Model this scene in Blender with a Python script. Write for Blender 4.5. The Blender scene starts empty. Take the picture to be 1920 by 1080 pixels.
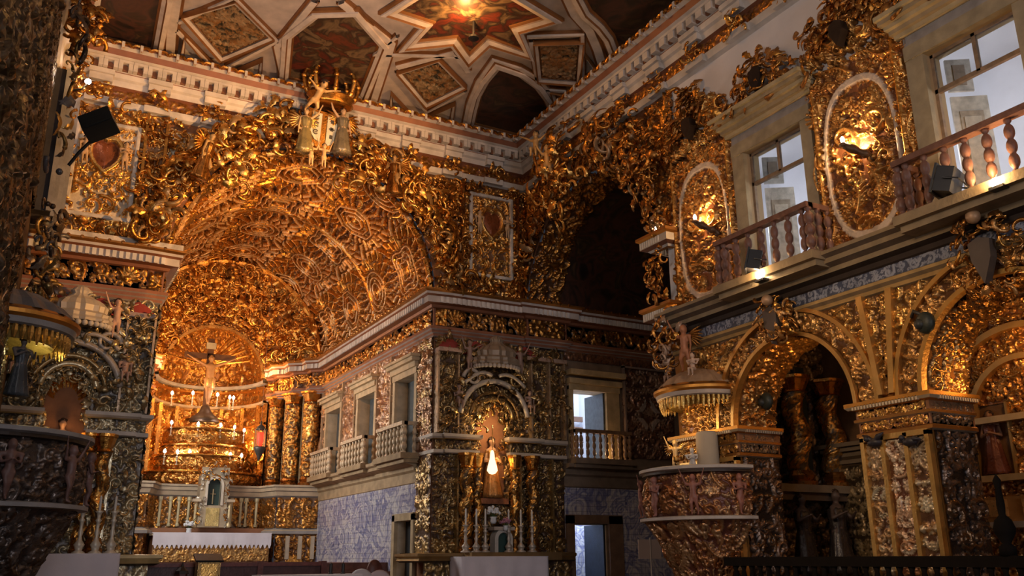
import bpy, math
import numpy as np
from mathutils import Vector, Matrix

sc = bpy.context.scene
COL = sc.collection
R_ = math.radians

# ------------------------------------------------------------------ camera
def cam_axes(yaw, pitch, roll):
    cy, sy, cp, sp = math.cos(yaw), math.sin(yaw), math.cos(pitch), math.sin(pitch)
    fwd = np.array([sy*cp, cy*cp, sp]); right = np.array([cy, -sy, 0.0]); up = np.cross(right, fwd)
    c, s = math.cos(roll), math.sin(roll)
    return c*right + s*up, -s*right + c*up, fwd
CR, CU, CF = cam_axes(R_(28.65), R_(16.8), R_(-0.43))
FPX = 1674.0
cam = bpy.data.cameras.new('camera'); cam_o = bpy.data.objects.new('camera', cam); COL.objects.link(cam_o)
cam_o.matrix_world = Matrix(((CR[0], CU[0], -CF[0], 0), (CR[1], CU[1], -CF[1], 0), (CR[2], CU[2], -CF[2], 0), (0, 0, 0, 1)))
cam.sensor_width = 36.0; cam.lens = 36.0*FPX/1920.0; cam.clip_start = 0.05; cam.clip_end = 200
sc.camera = cam_o
# eye level is z = 0; the church floor lies 1.6 m below it
FLOOR = -1.6

# ------------------------------------------------------------------ exposure, world, main lights
sc.view_settings.view_transform = 'Standard'; sc.view_settings.look = 'None'
sc.view_settings.gamma = 1.0; sc.view_settings.use_curve_mapping = False
sc.view_settings.exposure = 0.0
sc.cycles.max_bounces = 5; sc.cycles.diffuse_bounces = 3; sc.cycles.glossy_bounces = 3
sc.cycles.sample_clamp_indirect = 4.0; sc.cycles.caustics_reflective = False; sc.cycles.caustics_refractive = False
world = bpy.data.worlds.new('world'); sc.world = world; world.use_nodes = True
world.node_tree.nodes['Background'].inputs[0].default_value = (0.55, 0.62, 0.8, 1)
world.node_tree.nodes['Background'].inputs[1].default_value = 0.035

WARM = (1.0, 0.50, 0.16); WARM2 = (1.0, 0.62, 0.28); COOL = (0.62, 0.72, 1.0)
def lamp(kind, loc, energy, color, size=0.1, target=None, cone=60, blend=0.6, name='lamp', sx=None, sy=None):
    l = bpy.data.lights.new(name, kind); l.energy = energy; l.color = color
    o = bpy.data.objects.new(name, l); COL.objects.link(o); o.location = loc
    if kind in ('POINT', 'SPOT'): l.shadow_soft_size = size
    if kind == 'SPOT': l.spot_size = R_(cone); l.spot_blend = blend
    if kind == 'AREA':
        l.shape = 'RECTANGLE'; l.size = sx or size; l.size_y = sy or size
    if target is not None:
        o.rotation_euler = (Vector(target)-Vector(loc)).to_track_quat('-Z', 'Y').to_euler()
    return o
# daylight entering through the entrance front behind the camera and the left-hand nave windows
lamp('AREA', (0.5, -20, 2.5), 1250, (0.88, 0.87, 0.98), target=(4.0, 20, 1.0), sx=6, sy=6, name='daylight_entrance')
lamp('AREA', (0.3, 5, 6.2), 200, (1.0, 0.84, 0.76), target=(11, 9, 7.5), sx=3, sy=3, name='daylight_nave_windows')
lamp('AREA', (2.4, 25.0, 3.8), 330, (1.0, 0.95, 0.90), target=(8.7, 24.5, 1.0), sx=4, sy=1.6, name='daylight_chancel_windows')
lamp('SPOT', (0.4, 7.0, 5.4), 1100, (1.0, 0.64, 0.30), 0.25, (11.35, 9.3, 1.6), 42, 1.0, 'flood_left_balcony')
lamp('SPOT', (4.6, 12.5, 4.5), 1250, (1.0, 0.62, 0.38), 0.3, (4.6, 17.2, 11.3), 72, 1.0, 'added_ceiling_fill')  # added to brighten the ceiling; hangs in mid-air without a fixture
# flood lights standing on the balconies
lamp('SPOT', (10.2, 11.4, 5.2), 5200, WARM, 0.12, (1.6, 20, 8.0), 44, 0.8, 'flood_to_arch_left')
lamp('SPOT', (10.2, 7.4, 5.4), 3400, WARM, 0.12, (6.2, 20, 9.4), 30, 0.9, 'flood_to_arch_top')
# chancel lights behind the arch and inside the throne niche
lamp('SPOT', (2.7, 20.9, 6.8), 560, (1.0, .44, .12), 0.12, (6.9, 24.5, 8.3), 120, 0.8, 'chancel_flood_left')
lamp('SPOT', (8.2, 21.0, 6.8), 150, WARM, 0.12, (4.0, 25.0, 9.0), 120, 0.8, 'chancel_flood_right')
lamp('POINT', (4.1, 30.5, 5.9), 95, WARM, 0.15, name='throne_light')
lamp('POINT', (6.8, 30.5, 5.9), 95, WARM, 0.15, name='throne_light_right')
lamp('POINT', (4.4, 32.4, 2.6), 110, WARM, 0.1, name='throne_light_low')
lamp('POINT', (6.4, 32.4, 3.9), 110, WARM, 0.1, name='throne_light_mid')

def ray(x, y): return CR*(x-960) - CU*(y-540) + CF*FPX
def onY(x, y, D): d = ray(x, y); return d*D/d[1]
def onX(x, y, W): d = ray(x, y); return d*W/d[0]
def onZ(x, y, H): d = ray(x, y); return d*H/d[2]

# ------------------------------------------------------------------ palette (r, g, b, metal)
WHITE = (0.74, 0.66, 0.57, 0.0); CREAM = (0.62, 0.5, 0.34, 0.0); GOLD = (0.70, 0.33, 0.07, 0.97); GOLD_L = (0.90, 0.52, 0.15, 0.97)
GOLD_D = (0.40, 0.18, 0.045, 0.9); BOLE = (0.20, 0.065, 0.025, 0.25); DARK = (0.05, 0.03, 0.018, 0.2)
GREY = (0.35, 0.33, 0.31, 0.1); STONE = (0.40, 0.28, 0.15, 0.0); STONE_D = (0.22, 0.16, 0.11, 0.0); RED = (0.30, 0.03, 0.02, 0.0)
SKIN = (0.62, 0.33, 0.20, 0.0); HAIR = (0.05, 0.025, 0.015, 0.0); WOOD = (0.16, 0.075, 0.035, 0.0); BLACK = (0.012, 0.012, 0.014, 0.0)
BROWN = (0.33, 0.15, 0.07, 0.2); TILEW = (0.55, 0.58, 0.66, 0.0)

# ------------------------------------------------------------------ materials
def new_mat(name):
    m = bpy.data.materials.new(name); m.use_nodes = True
    nt = m.node_tree; b = nt.nodes['Principled BSDF']
    return m, nt, b
def vc_mat(name, rough, bump=0.0, bscale=40.0, var=0.35, vscale=6.0, rvar=0.0, coat=0.0):
    """surface whose own colour and metal share come from the mesh's 'Col' attribute"""
    m, nt, b = new_mat(name); N = nt.nodes.new; L = nt.links.new
    at = N('ShaderNodeAttribute'); at.attribute_name = 'Col'
    tc = N('ShaderNodeTexCoord')
    n1 = N('ShaderNodeTexNoise'); n1.inputs['Scale'].default_value = vscale; n1.inputs['Detail'].default_value = 5; L(tc.outputs['Object'], n1.inputs['Vector'])
    mr = N('ShaderNodeMapRange'); mr.inputs[1].default_value = 0.3; mr.inputs[2].default_value = 0.7; mr.inputs[3].default_value = 1-var; mr.inputs[4].default_value = 1+var*0.6
    L(n1.outputs[0], mr.inputs[0])
    mx = N('ShaderNodeMix'); mx.data_type = 'RGBA'; mx.blend_type = 'MULTIPLY'; mx.inputs[0].default_value = 1.0
    cb = N('ShaderNodeCombineColor'); [L(mr.outputs[0], cb.inputs[i]) for i in range(3)]
    L(at.outputs['Color'], mx.inputs[6]); L(cb.outputs[0], mx.inputs[7]); L(mx.outputs[2], b.inputs['Base Color'])
    L(at.outputs['Alpha'], b.inputs['Metallic'])
    b.inputs['Roughness'].default_value = rough
    if rvar:
        m2 = N('ShaderNodeMapRange'); m2.inputs[1].default_value = 0.3; m2.inputs[2].default_value = 0.7; m2.inputs[3].default_value = rough-rvar; m2.inputs[4].default_value = rough+rvar
        n3 = N('ShaderNodeTexNoise'); n3.inputs['Scale'].default_value = 14; L(tc.outputs['Object'], n3.inputs['Vector']); L(n3.outputs[0], m2.inputs[0]); L(m2.outputs[0], b.inputs['Roughness'])
    if bump:
        n2 = N('ShaderNodeTexNoise'); n2.inputs['Scale'].default_value = bscale; n2.inputs['Detail'].default_value = 3; L(tc.outputs['Object'], n2.inputs['Vector'])
        bp = N('ShaderNodeBump'); bp.inputs['Strength'].default_value = bump; bp.inputs['Distance'].default_value = 0.03; L(n2.outputs[0], bp.inputs['Height']); L(bp.outputs[0], b.inputs['Normal'])
    return m
M_GILT = vc_mat('gilt_carving', 0.33, 0.22, 30, 0.35, 5, 0.12)
M_MOULD = vc_mat('painted_moulding', 0.5, 0.1, 30, 0.22, 3)
M_PLASTER = vc_mat('plaster', 0.85, 0.08, 18, 0.1, 1.2)
M_WOOD = vc_mat('dark_wood', 0.45, 0.15, 30, 0.3, 9)
M_STONE = vc_mat('sandstone', 0.75, 0.2, 22, 0.25, 4)
M_CLOTH = vc_mat('cloth', 0.9, 0.1, 60, 0.06, 3)
M_SKIN = vc_mat('painted_figure', 0.5, 0.1, 30, 0.2, 7)
M_METAL = vc_mat('lamp_metal', 0.45, 0.0, 30, 0.1, 7)
M_MATTE = vc_mat('matt_black', 0.9, 0.0, 30, 0.2, 7); M_MATTE.node_tree.nodes['Principled BSDF'].inputs['Specular IOR Level'].default_value = 0.12
def emit_mat(name, col, s):
    m, nt, b = new_mat(name); b.inputs['Base Color'].default_value = (*col, 1)
    b.inputs['Emission Color'].default_value = (*col, 1); b.inputs['Emission Strength'].default_value = s
    tc = nt.nodes.new('ShaderNodeTexCoord'); n = nt.nodes.new('ShaderNodeTexNoise'); nt.links.new(tc.outputs['Object'], n.inputs['Vector']); nt.links.new(n.outputs[0], b.inputs['Roughness'])
    return m
M_BULB = emit_mat('lit_bulb', (1.0, 0.74, 0.6), 60)
M_FLOOD = emit_mat('flood_glass', (1.0, 0.80, 0.55), 120)
M_RED = emit_mat('red_lamp_glass', (1.0, 0.05, 0.02), 1.6)
def paint_mat(name, cols, scale, dist=1.5, detail=6, rough=0.45):
    m, nt, b = new_mat(name); N = nt.nodes.new; L = nt.links.new
    tc = N('ShaderNodeTexCoord'); n = N('ShaderNodeTexNoise'); n.inputs['Scale'].default_value = scale; n.inputs['Detail'].default_value = detail; n.inputs['Distortion'].default_value = dist
    L(tc.outputs['Object'], n.inputs['Vector']); cr = N('ShaderNodeValToRGB'); L(n.outputs[0], cr.inputs[0])
    e = cr.color_ramp.elements; k = len(cols)
    for i, c in enumerate(cols):
        p = 0.28+0.44*i/(k-1)
        if i < 2: e[i].position = p; e[i].color = (*c, 1)
        else: q = e.new(p); q.color = (*c, 1)
    L(cr.outputs[0], b.inputs['Base Color']); b.inputs['Roughness'].default_value = rough
    return m
M_PAINTDARK = paint_mat('darkened_oil_painting', [(0.012, 0.009, 0.008), (0.03, 0.018, 0.012), (0.09, 0.035, 0.02), (0.03, 0.02, 0.012), (0.13, 0.07, 0.03)], 1.3)
M_PAINTRED = paint_mat('oil_painting_with_red_robes', [(0.02, 0.012, 0.01), (0.16, 0.03, 0.015), (0.03, 0.02, 0.014), (0.22, 0.14, 0.07), (0.06, 0.022, 0.015)], 2.2, 1.0)
M_TILE = paint_mat('blue_white_tile', [(0.08, 0.10, 0.28), (0.55, 0.54, 0.60), (0.16, 0.18, 0.38), (0.74, 0.72, 0.70), (0.30, 0.31, 0.48), (0.80, 0.78, 0.74)], 1.7, 1.8, 10, 0.3)
def tile_grid(m):
    nt = m.node_tree; b = nt.nodes['Principled BSDF']; N = nt.nodes.new; L = nt.links.new
    tc = N('ShaderNodeTexCoord'); sp = N('ShaderNodeSeparateXYZ'); L(tc.outputs['Object'], sp.inputs[0])
    ad = N('ShaderNodeMath'); ad.operation = 'ADD'; L(sp.outputs[0], ad.inputs[0]); L(sp.outputs[1], ad.inputs[1])
    cb = N('ShaderNodeCombineXYZ'); L(ad.outputs[0], cb.inputs[0]); L(sp.outputs[2], cb.inputs[1])
    br = N('ShaderNodeTexBrick'); br.offset = 0; br.inputs['Scale'].default_value = 1; br.inputs['Brick Width'].default_value = 0.14; br.inputs['Row Height'].default_value = 0.14; br.inputs['Mortar Size'].default_value = 0.004
    br.inputs['Color1'].default_value = (1, 1, 1, 1); br.inputs['Color2'].default_value = (0.86, 0.88, 0.92, 1); br.inputs['Mortar'].default_value = (0.3, 0.3, 0.32, 1); L(cb.outputs[0], br.inputs[0])
    src = b.inputs['Base Color'].links[0].from_socket
    mx = N('ShaderNodeMix'); mx.data_type = 'RGBA'; mx.blend_type = 'MULTIPLY'; mx.inputs[0].default_value = 1
    L(src, mx.inputs[6]); L(br.outputs[0], mx.inputs[7]); L(mx.outputs[2], b.inputs['Base Color'])
tile_grid(M_TILE)
def glass_mat():
    m, nt, b = new_mat('window_glass'); b.inputs['Transmission Weight'].default_value = 1.0; b.inputs['Roughness'].default_value = 0.02; b.inputs['IOR'].default_value = 1.08
    n = nt.nodes.new('ShaderNodeTexNoise'); n.inputs['Scale'].default_value = 3; bp = nt.nodes.new('ShaderNodeBump'); bp.inputs['Strength'].default_value = 0.02
    nt.links.new(n.outputs[0], bp.inputs['Height']); nt.links.new(bp.outputs[0], b.inputs['Normal'])
    return m
M_GLASS = glass_mat()

# ------------------------------------------------------------------ mesh builder and frames
class Fr:
    def __init__(s, o, U, V, N):
        s.o, s.U, s.V, s.N = [np.array(q, float) for q in (o, U, V, N)]
    def __call__(s, u, v, n=0.0):
        u, v, n = [np.asarray(q, float)[..., None] for q in (u, v, n)]
        return s.o + u*s.U + v*s.V + n*s.N
FAR = Fr((0, 20, 0), (1, 0, 0), (0, 0, 1), (0, -1, 0))            # far nave wall, facing the camera
XR, XL = 11.35, -0.45                                              # the nave side walls
RIGHT = Fr((XR, 0, 0), (0, -1, 0), (0, 0, 1), (-1, 0, 0))          # u = -y
LEFT = Fr((XL, 0, 0), (0, 1, 0), (0, 0, 1), (1, 0, 0))
WORLD = Fr((0, 0, 0), (1, 0, 0), (0, 1, 0), (0, 0, 1))
CXL, CXR, CXC, CRAD, SPR = 2.2, 8.7, 5.45, 3.25, 6.42              # chancel opening and its arch
CHR = Fr((CXR, 0, 0), (0, -1, 0), (0, 0, 1), (-1, 0, 0))

class MB:
    def __init__(s): s.V = []; s.F = []; s.C = []; s.n = 0
    def add(s, V, F, c):
        V = np.asarray(V, float).reshape(-1, 3); k = len(V)
        C = np.asarray(c, float)
        if C.ndim == 1: C = np.tile(C, (k, 1))
        s.V.append(V); s.C.append(C)
        if isinstance(F, np.ndarray): s.F.extend((F+s.n).tolist())
        else: s.F.extend([[i+s.n for i in f] for f in F])
        s.n += k
        return s
    def box(s, fr, u0, u1, v0, v1, n0, n1, c):
        u = [u0, u1, u1, u0]*2; v = [v0, v0, v1, v1]*2; n = [n0]*4+[n1]*4
        return s.add(fr(u, v, n), [[0, 3, 2, 1], [4, 5, 6, 7], [0, 1, 5, 4], [1, 2, 6, 5], [2, 3, 7, 6], [3, 0, 4, 7]], c)
    def quad(s, pts, c): return s.add(pts, [[0, 1, 2, 3]], c)
    def prism(s, fr, poly, n0, n1, c):
        k = len(poly); p = np.array(poly, float)
        V = np.concatenate([fr(p[:, 0], p[:, 1], n0), fr(p[:, 0], p[:, 1], n1)])
        F = [list(range(k))[::-1], list(range(k, 2*k))]+[[i, (i+1) % k, k+(i+1) % k, k+i] for i in range(k)]
        return s.add(V, F, c)
    def lathe(s, prof, c, o=(0, 0, 0), X=(1, 0, 0), Y=(0, 1, 0), Z=(0, 0, 1), seg=16, a0=0.0, a1=2*math.pi, flute=0.0, nf=12, twist=0.0, cols=None):
        o, X, Y, Z = [np.array(q, float) for q in (o, X, Y, Z)]
        full = abs(a1-a0-2*math.pi) < 1e-6
        k = seg if full else seg+1
        A = a0+(a1-a0)*np.arange(k)/seg; V = []
        for r, z in prof:
            rr = r*(1+flute*np.cos(nf*A+twist*z))
            V.append(o+(rr*np.cos(A))[:, None]*X+(rr*np.sin(A))[:, None]*Y+z*Z)
        m = len(prof); V = np.concatenate(V); F = []
        for j in range(m-1):
            for i in range(k if full else k-1):
                i2 = (i+1) % k; F.append([j*k+i, j*k+i2, (j+1)*k+i2, (j+1)*k+i])
        if full and prof[0][0] > 1e-4: F.append(list(range(k))[::-1])
        if full and prof[-1][0] > 1e-4: F.append(list(range((m-1)*k, m*k)))
        C = c if cols is None else np.repeat(np.array(cols, float), k, axis=0)
        return s.add(V, F, C)
    def tube(s, P, rad, c, seg=6, cap=True):
        P = np.asarray(P, float); k = len(P); rad = np.broadcast_to(np.asarray(rad, float), (k,))
        T = np.gradient(P, axis=0); T /= np.linalg.norm(T, axis=1)[:, None]+1e-9
        up = np.array([0.123, 0.2, 0.97]); A = np.cross(T, up); A /= np.linalg.norm(A, axis=1)[:, None]+1e-9; B = np.cross(T, A)
        th = np.arange(seg)*2*math.pi/seg
        V = (P[:, None]+rad[:, None, None]*(np.cos(th)[None, :, None]*A[:, None]+np.sin(th)[None, :, None]*B[:, None])).reshape(-1, 3)
        F = [[j*seg+i, j*seg+(i+1) % seg, (j+1)*seg+(i+1) % seg, (j+1)*seg+i] for j in range(k-1) for i in range(seg)]
        if cap: F += [list(range(seg))[::-1], list(range((k-1)*seg, k*seg))]
        return s.add(V, F, c)
    def ball(s, o, r, c, seg=10, rings=7, sc3=(1, 1, 1)):
        th = np.linspace(0, math.pi, rings+1)
        V = []
        for t in th:
            a = np.arange(seg)*2*math.pi/seg
            V.append(np.stack([np.sin(t)*np.cos(a)*r*sc3[0], np.sin(t)*np.sin(a)*r*sc3[1], np.full(seg, math.cos(t)*r*sc3[2])], 1))
        V = np.concatenate(V)+np.array(o, float)
        F = [[j*seg+i, (j+1)*seg+i, (j+1)*seg+(i+1) % seg, j*seg+(i+1) % seg] for j in range(rings) for i in range(seg)]
        return s.add(V, F, c)
    def sweep(s, path, prof, cols, closed=False, caps=True):
        """moulding run along a plan path (x, y); prof = [(out, z)]; out grows to the LEFT of the path"""
        P = np.array(path, float); k = len(P); Nn = []
        for i in range(k):
            a = P[i]-P[i-1] if (i > 0 or closed) else P[1]-P[0]
            b = P[(i+1) % k]-P[i] if (i < k-1 or closed) else P[-1]-P[-2]
            a = a/np.linalg.norm(a); b = b/np.linalg.norm(b)
            na, nb = np.array([-a[1], a[0]]), np.array([-b[1], b[0]])
            q = na+nb; q /= max(1e-6, 1+na@nb); Nn.append(q)
        Nn = np.array(Nn)
        for j in range(len(prof)-1):
            V = []
            for (d, z) in (prof[j], prof[j+1]):
                V.append(np.concatenate([P+Nn*d, np.full((k, 1), z)], 1))
            V = np.concatenate(V); m = k if closed else k-1
            s.add(V, [[i, (i+1) % k, k+(i+1) % k, k+i] for i in range(m)], cols[j])
        if caps and not closed:
            for i in (0, k-1):
                V = [[*(P[i]+Nn[i]*d), z] for d, z in prof]+[[*P[i], prof[-1][1]], [*P[i], prof[0][1]]]
                s.add(V, [list(range(len(V)))], cols[0])
        return s
    def each(s, name, mat, parent=None, smooth=False):
        """one object per shape that was added"""
        out = []; k = 0; fi = 0
        for V, C in zip(s.V, s.C):
            q = MB(); n = len(V); fs = [f for f in s.F if k <= f[0] < k+n]; q.V = [V]; q.C = [C]; q.n = n; q.F = [[i-k for i in f] for f in fs]
            out.append(q.build(name, mat, parent, smooth)); k += n
        return out
    def build(s, name, mat, parent=None, smooth=False, loc=None):
        me = bpy.data.meshes.new(name)
        V = np.concatenate(s.V) if s.V else np.zeros((0, 3))
        if loc is not None: V = V-np.array(loc, float)
        me.from_pydata(V.tolist(), [], s.F)
        at = me.attributes.new('Col', 'FLOAT_COLOR', 'POINT'); at.data.foreach_set('color', np.concatenate(s.C).astype(np.float32).ravel())
        if smooth: me.polygons.foreach_set('use_smooth', [True]*len(me.polygons))
        me.materials.append(mat); me.update()
        o = bpy.data.objects.new(name, me); COL.objects.link(o)
        if loc is not None: o.location = loc
        if parent is not None: o.parent = parent
        return o
def tag(o, label, cat, group=None):
    o['label'] = label; o['category'] = cat
    if 'foliage' in o.name: o['kind'] = 'thing'
    if group: o['group'] = group
    return o
def struct(o): o['kind'] = 'structure'; return o
def thing(name, label, cat, group=None, loc=(0, 0, 0)):
    o = bpy.data.objects.new(name, None); COL.objects.link(o); o.location = loc; o.empty_display_size = 0.1
    return tag(o, label, cat, group)
def dup(root, loc=None, rotz=None, label=None, group=None):
    r = root.copy(); COL.objects.link(r)
    if loc is not None: r.location = loc
    if rotz is not None: r.rotation_euler = (0, 0, rotz)
    if label: r['label'] = label
    if group: r['group'] = group
    for ch in list(root.children):
        c = ch.copy(); COL.objects.link(c); c.parent = r
        for g in list(ch.children):
            d = g.copy(); COL.objects.link(d); d.parent = c
    return r

# ------------------------------------------------------------------ ornament stamps and relief fields
SS = 72
_g = np.linspace(-1, 1, SS); _X, _Y = np.meshgrid(_g, _g)
def discs(pts):
    H = np.zeros((SS, SS))
    for x, y, r, k in pts:
        d2 = (_X-x)**2+(_Y-y)**2
        H = np.maximum(H, k*np.sqrt(np.clip(1-d2/(r*r), 0, None)))
    return H
def st_spiral(lv=1.0):
    p = []
    for t in np.linspace(0, 3.1*math.pi, 90):
        r = 0.78*math.exp(-0.23*t); w = 0.15*math.exp(-0.10*t)
        p.append((r*math.cos(t), r*math.sin(t), w, 0.8))
    p.append((0, 0, 0.13, 1.0))
    for t in np.linspace(0.2, 1.5*math.pi, 6):
        r = 0.78*math.exp(-0.23*t)*1.14
        for q in range(6):
            s = q/5; p.append((r*(1+0.22*s)*math.cos(t-0.5*s), r*(1+0.22*s)*math.sin(t-0.5*s), (0.10-0.05*s)*lv, 0.62))
    return discs(p)
def st_leaf():
    p = []
    for s in np.linspace(0, 1, 26):
        x = -0.9+1.8*s; y = 0.28*math.sin(s*3.0)-0.1; p.append((x, y, 0.10*(1-0.6*s)+0.02, 0.9))
    for k in range(6):
        s = 0.1+0.14*k; x = -0.9+1.8*s; y = 0.28*math.sin(s*3.0)-0.1
        for sg in (-1, 1):
            for q in range(7):
                t = q/6; L = 0.50*(1-0.5*s)
                p.append((x+0.30*t+0.05, y+sg*(L*t), 0.095*(1-0.55*t), 0.75-0.2*t))
    return discs(p)
def st_rosette():
    p = [(0, 0, 0.2, 1.0)]
    for k in range(7):
        a = k*2*math.pi/7
        for q in range(4): p.append(((0.34+0.13*q)*math.cos(a), (0.34+0.13*q)*math.sin(a), 0.17+0.03*q, 0.55+0.06*q))
    return discs(p)
def st_S():
    p = []
    for sg in (-1, 1):
        for t in np.linspace(0, 2.1*math.pi, 50):
            r = 0.44*math.exp(-0.2*t); p.append((sg*(0.42-r*math.cos(t))*1.0, sg*(0.02+r*math.sin(t)), 0.13*math.exp(-0.09*t), 0.8))
        p.append((sg*0.40, 0.0, 0.1, 0.95))
        for q in range(7): p.append((sg*(0.1+0.12*q), sg*(0.42+0.05*math.sin(q)), 0.10-0.008*q, 0.6))
    return discs(p)
def st_shell():
    p = []
    for k in range(7):
        a = math.pi*(0.12+0.76*k/6)
        for q in range(8): t = q/7; p.append((0.85*t*math.cos(a), -0.4+1.1*t*math.sin(a), 0.05+0.10*t, 0.6+0.3*t))
    p.append((0, -0.42, 0.16, 1.0)); return discs(p)
def st_cherub():
    p = [(0, 0.05, 0.30, 1.35)]
    for k in range(9): a = k*2*math.pi/9; p.append((0.28*math.cos(a), 0.12+0.26*abs(math.sin(a)), 0.10, 1.1))
    for sg in (-1, 1):
        for k in range(5):
            for q in range(6): t = q/5; p.append((sg*(0.25+0.65*t), 0.10-0.14*k*t+0.15*t, 0.09, 0.7-0.08*k))
    return discs(p)
STAMPS = [st_spiral(), st_spiral(1.3), st_leaf(), st_leaf(), st_S(), st_rosette(), st_shell(), st_cherub()]
WTS = np.array([0.27, 0.13, 0.22, 0.1, 0.15, 0.06, 0.05, 0.02])

def orn_field(W, Hh, res, seed, scale=0.45, sym=True, fill=1.0, levels=(1.0, 0.62, 0.38, 0.24), wts=None):
    rg = np.random.default_rng(seed); w = WTS if wts is None else np.array(wts, float)
    w = w/w.sum(); nx, ny = int(W/res)+2, int(Hh/res)+2
    H = np.zeros((ny, nx), np.float32); T = np.full((ny, nx), 0.5, np.float32)
    def paste(cx, cy, size, ang, st, flip, amp, tint):
        h = size/2*1.0; x0, x1 = max(0, int((cx-h*1.42)/res)), min(nx, int((cx+h*1.42)/res)+2); y0, y1 = max(0, int((cy-h*1.42)/res)), min(ny, int((cy+h*1.42)/res)+2)
        if x1 <= x0 or y1 <= y0: return
        gx, gy = np.meshgrid((np.arange(x0, x1)*res-cx)/h, (np.arange(y0, y1)*res-cy)/h)
        c, s = math.cos(ang), math.sin(ang)
        if flip: gx = -gx
        a, b = c*gx+s*gy, -s*gx+c*gy
        ia = ((a+1)*0.5*(SS-1)); ib = ((b+1)*0.5*(SS-1)); ok = (ia >= 0) & (ia < SS-1) & (ib >= 0) & (ib < SS-1)
        ia = np.clip(ia, 0, SS-1.001); ib = np.clip(ib, 0, SS-1.001); i0 = ia.astype(int); j0 = ib.astype(int); fa, fb = ia-i0, ib-j0
        v = (st[j0, i0]*(1-fa)*(1-fb)+st[j0, np.minimum(i0+1, SS-1)]*fa*(1-fb)+st[np.minimum(j0+1, SS-1), i0]*(1-fa)*fb+st[np.minimum(j0+1, SS-1), np.minimum(i0+1, SS-1)]*fa*fb)*amp
        v = np.where(ok, v, 0); sub = H[y0:y1, x0:x1]; up = v > sub
        sub[up] = v[up]; T[y0:y1, x0:x1][up] = tint
    for li, l in enumerate(levels):
        size = scale*l; area = W*Hh*(0.5 if sym else 1.0); n = int(area/(size*size)*(1.15 if li else 0.9)*fill)+1
        wl = (W/2 if sym else W)
        gxn = max(1, int(round(math.sqrt(n*wl/Hh)))); gyn = max(1, int(round(n/gxn)))
        for i in range(gxn):
            for j in range(gyn):
                cx = (i+0.5+rg.uniform(-.33, .33))*wl/gxn; cy = (j+0.5+rg.uniform(-.33, .33))*Hh/gyn
                st = STAMPS[rg.choice(len(STAMPS), p=w)]; ang = rg.uniform(0, 2*math.pi); fl = rg.random() < .5; am = (0.55+0.45*l)*rg.uniform(.8, 1.1) if li == 0 else 0.5+0.35*l; ti = rg.random(); sz = size*rg.uniform(.85, 1.25)
                if st is STAMPS[7]: ang = math.pi*0
                paste(cx, cy, sz, ang, st, fl, am, ti)
                if sym: 
                    # mirrored twin
                    paste(W-cx, cy, sz, ang if False else -ang, st, not fl, am, ti)
    return np.clip(H, 0, 1.4), T

def smooth_field(H):
    K = H.copy(); K[1:-1, 1:-1] = (H[1:-1, 1:-1]*4+H[:-2, 1:-1]*2+H[2:, 1:-1]*2+H[1:-1, :-2]*2+H[1:-1, 2:]*2)/12
    return K
def lerpc(a, b, t): a, b = np.array(a), np.array(b); return a+(b-a)*t[..., None]
def relief(name, fr, u0, u1, v0, v1, amp, ground, seed, scale=0.45, res=0.026, parent=None, mat=None, mask=None, feat=None, mapf=None, n0=0.02,
           gold=GOLD, gold2=GOLD_L, sym=True, fill=1.0, cut=None, base=None, wts=None, g0=0.10, levels=(1.0, 0.66, 0.42)):
    """one carved relief panel: scrolls, leaves, rosettes and shells rising from a painted ground"""
    W, Hh = u1-u0, v1-v0
    H, T = orn_field(W, Hh, res, seed, scale*1.3, sym, fill, levels, wts)
    ny, nx = H.shape
    U, V = np.meshgrid(u0+np.linspace(0, 1, nx)*W, v0+np.linspace(0, 1, ny)*Hh)
    C = lerpc(gold, gold2, T)
    rg = np.random.default_rng(seed+5)
    k = np.clip((H-g0)/0.06, 0, 1)
    C = np.array(ground)*(1-k[..., None])+C*k[..., None]
    if feat is not None: H, C = feat(U, V, H, C)
    D = n0+amp*H
    if base is not None: D = D+base(U, V)
    P = (mapf(U, V, D) if mapf else fr(U, V, D)).reshape(-1, 3)
    idx = np.arange(ny*nx).reshape(ny, nx)
    F = np.stack([idx[:-1, :-1], idx[:-1, 1:], idx[1:, 1:], idx[1:, :-1]], -1)
    keep = np.ones((ny-1, nx-1), bool)
    if mask is not None: keep &= mask(0.5*(U[:-1, :-1]+U[1:, 1:]), 0.5*(V[:-1, :-1]+V[1:, 1:]))
    if cut is not None: keep &= np.maximum(np.maximum(H[:-1, :-1], H[1:, 1:]), np.maximum(H[:-1, 1:], H[1:, :-1])) > cut
    F = F[keep]
    used = np.unique(F); re = np.full(ny*nx, -1); re[used] = np.arange(len(used))
    m = MB(); m.add(P[used], re[F], C.reshape(-1, 4)[used])
    return m.build(name, mat or M_GILT, parent, smooth=True)
def ground_paint(c): return c

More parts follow.
